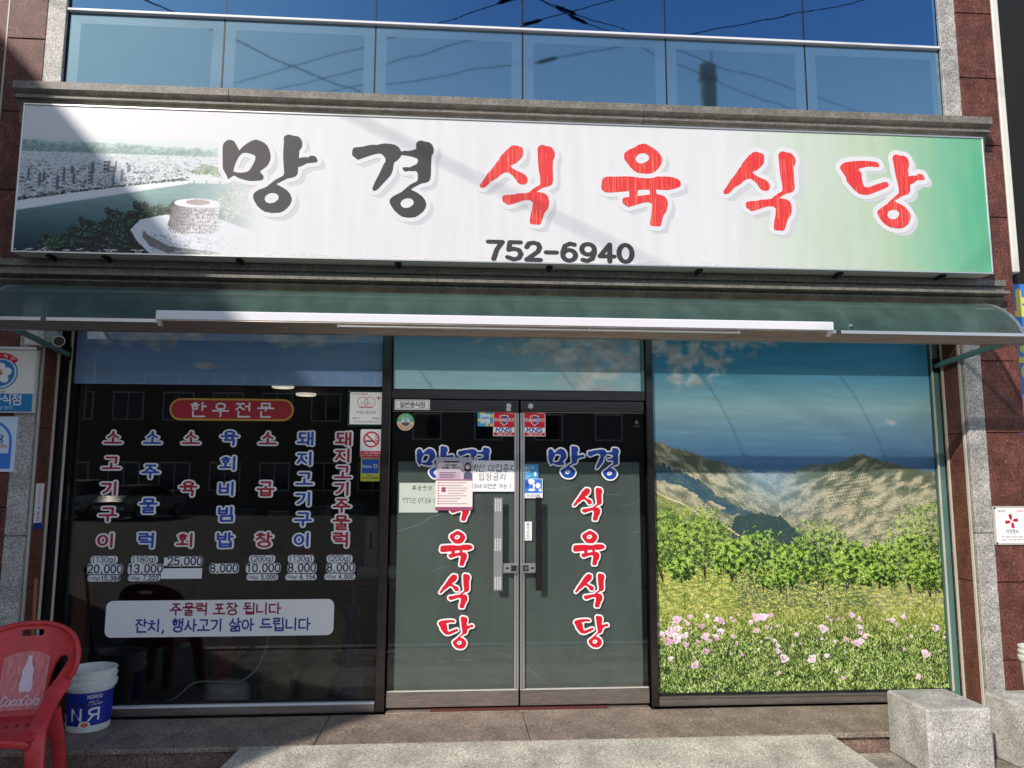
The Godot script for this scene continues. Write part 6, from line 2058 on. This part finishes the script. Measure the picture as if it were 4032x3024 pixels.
func shell(outline: PackedVector2Array, holes: Array, place: Callable, thick: float, nx: int, ny: int) -> SurfaceTool:      # a bent plate: the outline cut into cells, each placed in space; thickness along -normal
	var st := begin()
	var o := PackedVector2Array()
	for p in outline:
		o.append(p * 1000.0)
	var hs := []
	for h in holes:
		var q := PackedVector2Array()
		for p in h:
			q.append(p * 1000.0)
		hs.append(q)
	var lo := o[0]
	var hi := o[0]
	for p in o:
		lo = lo.min(p)
		hi = hi.max(p)
	var normal := func(p: Vector2) -> Vector3:
		var e := 0.002
		var n: Vector3 = (place.call(p + Vector2(e, 0)) - place.call(p - Vector2(e, 0))).cross(place.call(p + Vector2(0, e)) - place.call(p - Vector2(0, e)))
		return n.normalized() if thick > 0 else -n.normalized()
	for ix in nx:
		for iy in ny:
			var a := lo + (hi - lo) * Vector2(ix / float(nx), iy / float(ny))
			var b := lo + (hi - lo) * Vector2((ix + 1) / float(nx), (iy + 1) / float(ny))
			var here := Array(Geometry2D.intersect_polygons(o, PackedVector2Array([a, Vector2(b.x, a.y), b, Vector2(a.x, b.y)])))
			for h in hs:
				var next := []
				for p in here:
					for q in Geometry2D.clip_polygons(p, h):
						next.append(q)
				here = next
			for poly in here:
				var idx := Geometry2D.triangulate_polygon(poly)
				for i in range(0, idx.size(), 3):
					var v := []
					var n := []
					for k in 3:
						var p: Vector2 = poly[idx[i + k]] / 1000.0
						v.append(place.call(p))
						n.append(normal.call(p))
					var h := absf(thick) * 0.5
					tri(st, v[0] + n[0] * h, v[1] + n[1] * h, v[2] + n[2] * h, n[0], n[1], n[2])
					tri(st, v[0] - n[0] * h, v[1] - n[1] * h, v[2] - n[2] * h, -n[0], -n[1], -n[2])
	for ring_ in [o] + hs:
		for i in ring_.size():
			var a: Vector2 = ring_[i] / 1000.0
			var b: Vector2 = ring_[(i + 1) % ring_.size()] / 1000.0
			var na: Vector3 = normal.call(a) * absf(thick) * 0.5
			var nb: Vector3 = normal.call(b) * absf(thick) * 0.5
			face(st, [place.call(a) - na, place.call(b) - nb, place.call(b) + nb, place.call(a) + na])
	return st

# =====================================================================
# behind the left window
# =====================================================================
func interior() -> void:
	for a in [[-2.58, -5.3, "back"], [-2.7, -4.4, "middle"]]:
		var l := thing("ceiling_lamp", {"back": "round ceiling lamp deepest inside, seen at the window's top right", "middle": "round ceiling lamp inside, seen above the red oval badge"}[a[2]], "lamp", Vector3(a[0], 2.935, a[1]), 0.0, "ceiling lamps inside")
		var st := begin()
		lathe(st, [Vector2(0, 0.0), Vector2(0.13, 0.0), Vector2(0.14, 0.012), Vector2(0.14, 0.03), Vector2(0, 0.03)], 24)
		part(l, "shade", st, M.lamp)
		var o := OmniLight3D.new()
		o.name = "lamp_light"
		o.light_color = Color(1, 0.96, 0.88)
		o.light_energy = 0.02
		o.light_size = 0.13
		o.omni_range = 8.0
		o.omni_attenuation = 2.0
		o.shadow_enabled = true
		o.position = Vector3(0, -0.06, 0)
		l.add_child(o)
	# folding table with pale tube legs
	var t := thing("folding_table", "red-topped folding table with pale green tube legs, inside near the doors", "table", Vector3(-1.02, 0.16, -1.5))
	part(t, "table_top", boxed(Vector3(-0.42, 0.7, -0.3), Vector3(0.42, 0.74, 0.3), 0.008), M.table_red)
	for s in [-1, 1]:
		for k in [-1, 1]:
			var lg := begin()
			tube(lg, [Vector3(0.33 * s, 0.7, 0.1 * k), Vector3(0.3 * s, 0.35, 0.16 * k), Vector3(0.3 * s, 0.0, 0.27 * k)], 0.013, 8)
			part(t, "leg", lg, M.mint_paint)
		var br := begin()
		tube(br, [Vector3(0.3 * s, 0.22, -0.2), Vector3(0.3 * s, 0.22, 0.2)], 0.011, 8)
		part(t, "brace", br, M.mint_paint)
	var cr := begin()
	tube(cr, [Vector3(-0.3, 0.14, 0.23), Vector3(0.3, 0.14, 0.23)], 0.011, 8)
	part(t, "crossbar", cr, M.mint_paint)
	var roll := thing("plastic_roll", "white plastic roll lying on the red-topped table inside", "roll", Vector3(-1.1, 0.9605, -1.32))
	var rb := begin()
	tube(rb, [Vector3(-0.2, 0, 0), Vector3(0.16, 0, 0)], 0.06, 20)
	part(roll, "roll", rb, M.dish)
	var disp := thing("dispenser", "tall pale dispenser standing on the table inside, beside the doors", "dispenser", Vector3(-1.22, 0.9, -1.6))
	part(disp, "body", boxed(Vector3(-0.06, 0.001, -0.06), Vector3(0.06, 0.5, 0.06), 0.015), M.dish)
	part(disp, "front_slot", boxed(Vector3(-0.012, 0.24, 0.0605), Vector3(0.012, 0.4, 0.064), 0.001), M.frame_dark)
	part(disp, "cap", boxed(Vector3(-0.05, 0.502, -0.05), Vector3(0.05, 0.53, 0.05), 0.01), M.mint_paint)
	# sacks
	for k in 2:
		var s := thing("grain_sack", ["khaki sack with faint print standing inside the window, the left one", "khaki sack leaning inside the window, right of the printed one"][k], "sack", Vector3(-1.74 + 0.26 * k, 0.16, -0.36 - 0.04 * k), 0.0, "sacks inside the window")
		var b := begin()
		var lean := 0.0 if k == 0 else 0.12
		sack_mesh(b, 0.12, 0.58 + 0.06 * k, lean, 11 + k)
		part(s, "sack", b, M.sack)
		if k == 0:
			for r in 5:
				plate(s, "print_line", 0.05 + 0.02 * (r % 2), 0.01, 0.0, Vector3(-0.03, 0.1 + r * 0.06, 0.112), 0.001, M.pencil)
	var w := thing("white_bag", "pale plastic bag slumped on the floor inside the window", "bag", Vector3(-2.08, 0.16, -0.3))
	var wb := begin()
	sack_mesh(wb, 0.16, 0.17, 0.0, 23)
	part(w, "bag", wb, M.dish)
	var bl := thing("blue_dustpan", "blue long-handled dustpan standing inside between sacks and table", "dustpan", Vector3(-1.24, 0.16, -0.5))
	part(bl, "pan", boxed(Vector3(-0.11, 0.001, -0.02), Vector3(0.11, 0.2, 0.06), 0.012), M.tarp_blue)
	part(bl, "handle", boxed(Vector3(-0.028, 0.201, -0.012), Vector3(0.028, 0.66, 0.012), 0.008), M.tarp_blue)
	var ex := thing("fire_extinguisher", "dark red fire extinguisher on the floor inside the window", "extinguisher", Vector3(-2.2, 0.16, -0.62))
	var eb := begin()
	lathe(eb, [Vector2(0, 0), Vector2(0.08, 0), Vector2(0.088, 0.012), Vector2(0.088, 0.3), Vector2(0.07, 0.345), Vector2(0.03, 0.37), Vector2(0.022, 0.4), Vector2(0, 0.4)], 24)
	part(ex, "cylinder", eb, M.table_red)
	part(ex, "lever", boxed(Vector3(-0.06, 0.402, -0.012), Vector3(0.05, 0.42, 0.012), 0.004), M.aluminium)
	var hs := begin()
	tube(hs, smooth([Vector3(0.03, 0.39, 0), Vector3(0.1, 0.36, 0.02), Vector3(0.115, 0.2, 0.03), Vector3(0.1, 0.1, 0.03)], 4), 0.01, 8)
	part(ex, "hose", hs, M.rubber)
	var ho := thing("pale_hose", "thin pale hose trailing along the floor inside the window", "hose", Vector3(0, 0.168, -0.2))
	var hp := begin()
	tube(hp, smooth([Vector3(-2.75, 0.0, 0.0), Vector3(-2.45, 0.05, -0.02), Vector3(-2.3, 0.16, -0.03), Vector3(-2.15, 0.17, -0.03), Vector3(-1.98, 0.17, -0.02), Vector3(-1.86, 0.26, -0.02), Vector3(-1.8, 0.42, -0.03), Vector3(-1.79, 0.55, -0.06)], 6), 0.0075, 8)
	part(ho, "hose", hp, M.hose)
	var post := thing("brown_post", "tall brown wooden post just inside the window's left edge", "post", Vector3(-3.06, 0.16, -0.14))
	part(post, "post", boxed(Vector3(-0.05, 0, -0.05), Vector3(0.05, 0.95, 0.05), 0.012), M.brown_wood)
	# shelf with dishes and basins
	var sh := thing("kitchen_shelf", "dark steel shelf with stacked dishes, dimly seen inside", "shelf", Vector3(-2.1, 0.16, -2.3))
	for y in [0.35, 0.8, 1.18]:
		part(sh, "board", boxed(Vector3(-0.95, y, -0.22), Vector3(0.95, y + 0.03, 0.22), 0.003), M.frame_dark)
	for x in [-0.93, 0.93]:
		for z in [-0.2, 0.2]:
			part(sh, "post", boxed(Vector3(x - 0.018, 0, z - 0.018), Vector3(x + 0.018, 1.5, z + 0.018), 0.002), M.frame_dark)
	for k in 4:
		var x: float = [-2.55, -2.2, -1.8, -1.45][k]
		var n: int = [4, 3, 5, 6][k]
		var d := thing("dish_stack", ["low stack of pale dishes inside, under the second menu column", "lowest stack of pale dishes inside, under the third menu column", "stack of pale dishes inside, under the fourth menu column", "tallest stack of pale dishes inside, under the fifth menu column"][k], "dishes", Vector3(x, 1.3705, -2.24), 0.0, "dish stacks on the shelf")
		for i in n:
			var b := begin()
			lathe(b, [Vector2(0, 0.0), Vector2(0.06, 0.0), Vector2(0.12, 0.022), Vector2(0.123, 0.028), Vector2(0.11, 0.026), Vector2(0.055, 0.006), Vector2(0, 0.006)], 24)
			part(d, "dish", b, M.dish, Vector3(0, i * 0.026, 0))
	for k in 3:
		var p := thing("basin", ["pink plastic basin inside, leftmost of three on the shelf", "pink plastic basin inside, middle one of three on the shelf", "pink plastic basin inside, rightmost of three on the shelf"][k], "basin", Vector3(-1.95 + k * 0.3, 0.9905, -2.2), 0.0, "basins on the shelf")
		var b := begin()
		lathe(b, [Vector2(0, 0), Vector2(0.09, 0), Vector2(0.13, 0.1), Vector2(0.142, 0.104), Vector2(0.124, 0.1), Vector2(0.085, 0.008), Vector2(0, 0.008)], 24)
		part(p, "basin", b, M.basin_pink)

func sack_mesh(st: SurfaceTool, r: float, h: float, lean: float, seed: int) -> void:
	var nz := FastNoiseLite.new()
	nz.seed = seed
	nz.frequency = 3.0
	var rows := 14
	var sides := 20
	var grid := []
	for i in rows + 1:
		var t := i / float(rows)
		var w := r * (sin(clampf(t * 6.0, 0, PI / 2)) * 0.15 + 0.85) * (1.0 if t < 0.82 else lerpf(1.0, 0.45, (t - 0.82) / 0.18))
		var ring_ := []
		for k in sides:
			var a := TAU * k / sides
			var v := Vector3(cos(a) * w, t * h, sin(a) * w * 0.8)
			var q := 1.0 + 0.22 * nz.get_noise_3d(v.x * 3 + seed, v.y * 2, v.z * 3)
			ring_.append(Vector3(v.x * q + lean * t, v.y, v.z * q))
		grid.append(ring_)
	st.set_smooth_group(0)
	for i in rows:
		for k in sides:
			var q := [grid[i][k], grid[i + 1][k], grid[i + 1][(k + 1) % sides], grid[i][(k + 1) % sides]]
			for m in [0, 1, 2, 0, 2, 3]:
				st.add_vertex(q[m])
	var c := Vector3(lean, h, 0)
	for k in sides:
		st.add_vertex(grid[rows][k])
		st.add_vertex(c)
		st.add_vertex(grid[rows][(k + 1) % sides])
	st.generate_normals()

# =====================================================================
# around and across the street: what shades the facade and what its glass mirrors
# =====================================================================
func opposite_side() -> void:
	var n := thing("neighbour_house", "rendered house across the side lane on the left, shading the shop's left side", "building", Vector3(-8.3, 0, 9.45))
	part(n, "wall", boxed(Vector3(-8.0, 0, -16), Vector3(0, 9.9, 0)), M.neighbour)
	part(n, "coping", boxed(Vector3(-8.05, 9.902, -16.05), Vector3(0.0, 10.03, 0.0), 0.01), M.pale_trim)
	for x in [-3.6, -1.9]:
		part(n, "window", boxed(Vector3(x, 3.2, 0.001), Vector3(x + 1.1, 4.5, 0.02)), M.car_glass)
	part(n, "door", boxed(Vector3(-3.2, 0.001, 0.001), Vector3(-1.6, 2.4, 0.03)), M.frame_dark)
	# next door on the right, set back
	var s := thing("siding_building", "grey ribbed-metal building next door on the right, behind a strip of sky", "building", Vector3(5.75, 0, -1.6))
	part(s, "wall", boxed(Vector3(0, 0, -6), Vector3(6, 9.5, -0.05)), M.siding_dark)
	for i in 14:
		part(s, "siding_board", boxed(Vector3(0.02 + i * 0.21, 0, -0.049), Vector3(0.16 + i * 0.21, 9.5, 0.02 if i % 3 else 0.06), 0.01), M.siding if i % 2 else M.siding_dark)
	for y in [4.72, 4.5, 4.12]:
		part(s, "ledge", boxed(Vector3(-0.25 if y > 4.6 else -0.15, y, -0.04), Vector3(2.0, y + 0.1, 0.3), 0.01), M.pale_trim)
	part(s, "corner_pipe", boxed(Vector3(-0.09, 4.83, -0.03), Vector3(-0.03, 6.1, 0.03), 0.01), M.white_trim)
	var b := thing("blue_banner", "blue shop sign with yellow letters peeping past the building's right corner", "sign", Vector3(4.62, 2.85, -0.6))
	part(b, "panel", boxed(Vector3(-0.5, -1.2, -0.06), Vector3(0.75, 0.62, 0), 0.01), M.bright_blue)
	for k in 2:
		lettering(b, "lettering", "부동"[k], 0.34, Vector3(-0.13, 0.38 - k * 0.42, 0.002), M.yellow, 0.16)
	lettering(b, "lettering", "산", 0.34, Vector3(-0.13, -0.46, 0.002), M.basin_pink, 0.16)
	part(b, "pole", boxed(Vector3(0.1, -2.85, -0.1), Vector3(0.2, 0.5, -0.065)), M.white_trim)
	# across the street
	var o := thing("brick_house", "long dark brick house across the street, mirrored in the shop window", "building", Vector3(-18, 0, 46))
	part(o, "wall", boxed(Vector3(-16, 0, 0), Vector3(14, 10.5, 8)), M.brick)
	part(o, "roof", boxed(Vector3(-16.4, 10.502, -0.4), Vector3(14.4, 10.9, 8.4), 0.05), M.siding_dark)
	for i in 9:
		for y in [1.0, 5.6, 8.0]:
			var w := group_node(o, "window")
			var x := -14.6 + i * 3.2
			part(w, "frame", boxed(Vector3(x, y, -0.06), Vector3(x + 2.0, y + 1.9, -0.001), 0.02), M.white_trim)
			for k in 2:
				part(w, "pane", boxed(Vector3(x + 0.1 + k * 0.94, y + 0.1, -0.075), Vector3(x + 0.96 + k * 0.94, y + 1.8, -0.062)), M.car_glass)
	var o2 := thing("grey_house", "plain grey house across the street, mirrored in the door glass", "building", Vector3(14, 0, 42))
	part(o2, "wall", boxed(Vector3(-19, 0, 0), Vector3(14, 7.5, 8)), M.neighbour)
	part(o2, "roof", boxed(Vector3(-19.4, 7.502, -0.4), Vector3(14.4, 7.8, 8.4), 0.05), M.siding_dark)
	for i in 8:
		var w := group_node(o2, "window")
		var x := -17.2 + i * 3.8
		part(w, "frame", boxed(Vector3(x, 4.2, -0.06), Vector3(x + 1.8, 5.9, -0.001), 0.02), M.white_trim)
		part(w, "pane", boxed(Vector3(x + 0.1, 4.3, -0.075), Vector3(x + 1.7, 5.8, -0.062)), M.car_glass)
	var ch := thing("chimney", "tall round chimney mirrored in the upper glass", "chimney", Vector3(17.4, 0, 46))
	var c := begin()
	lathe(c, [Vector2(0.75, 0), Vector2(0.5, 30.5), Vector2(0.62, 30.7), Vector2(0.64, 31.6), Vector2(0.5, 31.8), Vector2(0.0, 31.8)], 28)
	part(ch, "stack", c, M.stack)
	var rod := begin()
	tube(rod, [Vector3(0.4, 31.8, 0), Vector3(0.4, 34.0, 0)], 0.04, 6)
	part(ch, "rod", rod, M.cable)
	car(Vector3(-17.6, 0, 31.5), PI, "white sport utility car parked across the street, mirrored at the window's left", true)
	car(Vector3(-14.6, 0, 30.5), PI + 0.25, "pale silver hatchback parked across the street, mirrored beside the white car", false)
	# overhead cables
	var runs := [[Vector3(-6.35, 10, 7.3), Vector3(-5.53, 10, 8.1), 0.011, "thick overhead cable whose soft shadow crosses the signboard"],
		[Vector3(-2.08, 9.0, 7.88), Vector3(2.3, 9.0, 5.41), 0.007, "overhead cable mirrored rising to the right in the upper glass, the highest"],
		[Vector3(-2.05, 8.9, 8.37), Vector3(2.87, 8.9, 6.48), 0.007, "overhead cable mirrored rising to the right in the upper glass, the lower one"],
		[Vector3(0.12, 9.1, 5.58), Vector3(1.85, 9.1, 6.43), 0.007, "overhead cable mirrored falling to the right in the upper glass, the upper one"],
		[Vector3(0.51, 9.2, 5.9), Vector3(2.01, 9.2, 6.82), 0.007, "overhead cable mirrored falling to the right in the upper glass, the lower one"],
		[Vector3(-0.65, 9.05, 6.42), Vector3(0.83, 9.05, 5.52), 0.007, "overhead cable mirrored rising steeply at the middle of the upper glass"]]
	for r in runs:
		var d: Vector3 = (r[1] - r[0]).normalized()
		var t := thing("overhead_cable", r[3], "cable", Vector3.ZERO, 0.0, "overhead cables")
		var st := begin()
		var p := []
		for k in 21:
			var u := -22.0 + 44.0 * k / 20.0
			p.append(r[0].lerp(r[1], 0.5) + d * u + Vector3(0, 0.0035 * u * u, 0))
		tube(st, p, r[2], 6)
		part(t, "cable", st, M.cable)
		if r[2] < 0.01:
			var cl := begin()
			var q: Vector3 = r[0].lerp(r[1], 0.62)
			tube(cl, [q - d * 0.2, q - d * 0.12, q + d * 0.12, q + d * 0.2], [0.01, 0.028, 0.028, 0.01], 8)
			part(t, "splice", cl, M.cable)

func car(at: Vector3, turn: float, label: String, suv: bool) -> void:
	var t := thing("parked_car", label, "car", at, turn, "cars parked across the street")
	var paint: Material = M.car_white if suv else M.car_silver
	var hgt := 1.72 if suv else 1.5
	var w := 0.92 if suv else 0.84
	var sec := [[-2.2, 0.35, 0.75, 0.9], [-2.1, 0.3, 0.98, 0.97], [-1.1, 0.26, 1.08, 1.0], [1.3, 0.26, 1.1, 1.0], [2.1, 0.3, 1.06, 0.97], [2.25, 0.4, 0.8, 0.9]]      # z, low, high, width share; front at -z
	var st := begin()
	hull(st, sec, w)
	part(t, "body", st, paint)
	var cab := begin()
	hull(cab, [[-1.15, 1.05, 1.09, 0.93], [-0.45, 1.05, hgt - 0.07, 0.8], [0.1, 1.05, hgt, 0.78], [1.5, 1.05, hgt - 0.04, 0.78], [2.05 if suv else 1.9, 1.05, 1.12, 0.9]], w)
	part(t, "cabin", cab, M.car_glass)
	var rf := begin()
	hull(rf, [[-0.42, hgt - 0.06, hgt - 0.03, 0.78], [0.1, hgt - 0.03, hgt + 0.02, 0.79], [1.5, hgt - 0.06, hgt - 0.015, 0.79]], w)
	part(t, "roof", rf, paint)
	for s in [-1.0, 1.0]:
		var pl := begin()
		limb(pl, [Vector3(s * w * 0.93, 1.06, -1.12), Vector3(s * w * 0.8, hgt - 0.05, -0.42)], [0.035, 0.03], 0.03)
		part(t, "pillar", pl, paint)
		part(t, "mirror", boxed(Vector3(s * w * 1.0 - 0.1, 1.02, -0.95), Vector3(s * w * 1.0 + 0.1, 1.2, -0.8), 0.03), paint)
		part(t, "headlight", boxed(Vector3(s * w * 0.68 - 0.17, 0.72, -2.21), Vector3(s * w * 0.68 + 0.17, 0.88, -2.1), 0.03), M.aluminium)
		for z in [-1.38, 1.38]:
			var wh := group_node(t, "wheel")
			var ty := begin()
			tube(ty, [Vector3(s * w * 0.78, 0.33, z), Vector3(s * w * 0.99, 0.33, z)], 0.33, 20)
			part(wh, "tyre", ty, M.rubber)
			var ri := begin()
			tube(ri, [Vector3(s * w * 0.9, 0.33, z), Vector3(s * w * 1.0, 0.33, z)], 0.2, 14)
			part(wh, "rim", ri, M.aluminium)
	part(t, "grille", boxed(Vector3(-0.45, 0.52, -2.235), Vector3(0.45, 0.72, -2.12), 0.02), M.car_trim)
	part(t, "bumper", boxed(Vector3(-w * 0.9, 0.32, -2.26), Vector3(w * 0.9, 0.48, -2.1), 0.04), M.car_trim if suv else paint)

func hull(st: SurfaceTool, sec: Array, w: float) -> void:      # a body lofted through rounded sections
	var rings := []
	for s in sec:
		var ring_ := []
		for k in 16:
			var a := TAU * k / 16
			var cx := signf(cos(a)) * pow(absf(cos(a)), 0.35)
			var cy := signf(sin(a)) * pow(absf(sin(a)), 0.45)
			ring_.append(Vector3(cx * w * s[3], lerpf(s[1], s[2], cy * 0.5 + 0.5), s[0]))
		rings.append(ring_)
	st.set_smooth_group(0)
	for i in rings.size() - 1:
		for k in 16:
			var q := [rings[i][k], rings[i + 1][k], rings[i + 1][(k + 1) % 16], rings[i][(k + 1) % 16]]
			for m in [0, 2, 1, 0, 3, 2]:
				st.add_vertex(q[m])
	for e in [0, rings.size() - 1]:
		for k in range(1, 15):
			for m in ([0, k, k + 1] if e == 0 else [0, k + 1, k]):
				st.add_vertex(rings[e][m])
	st.generate_normals()
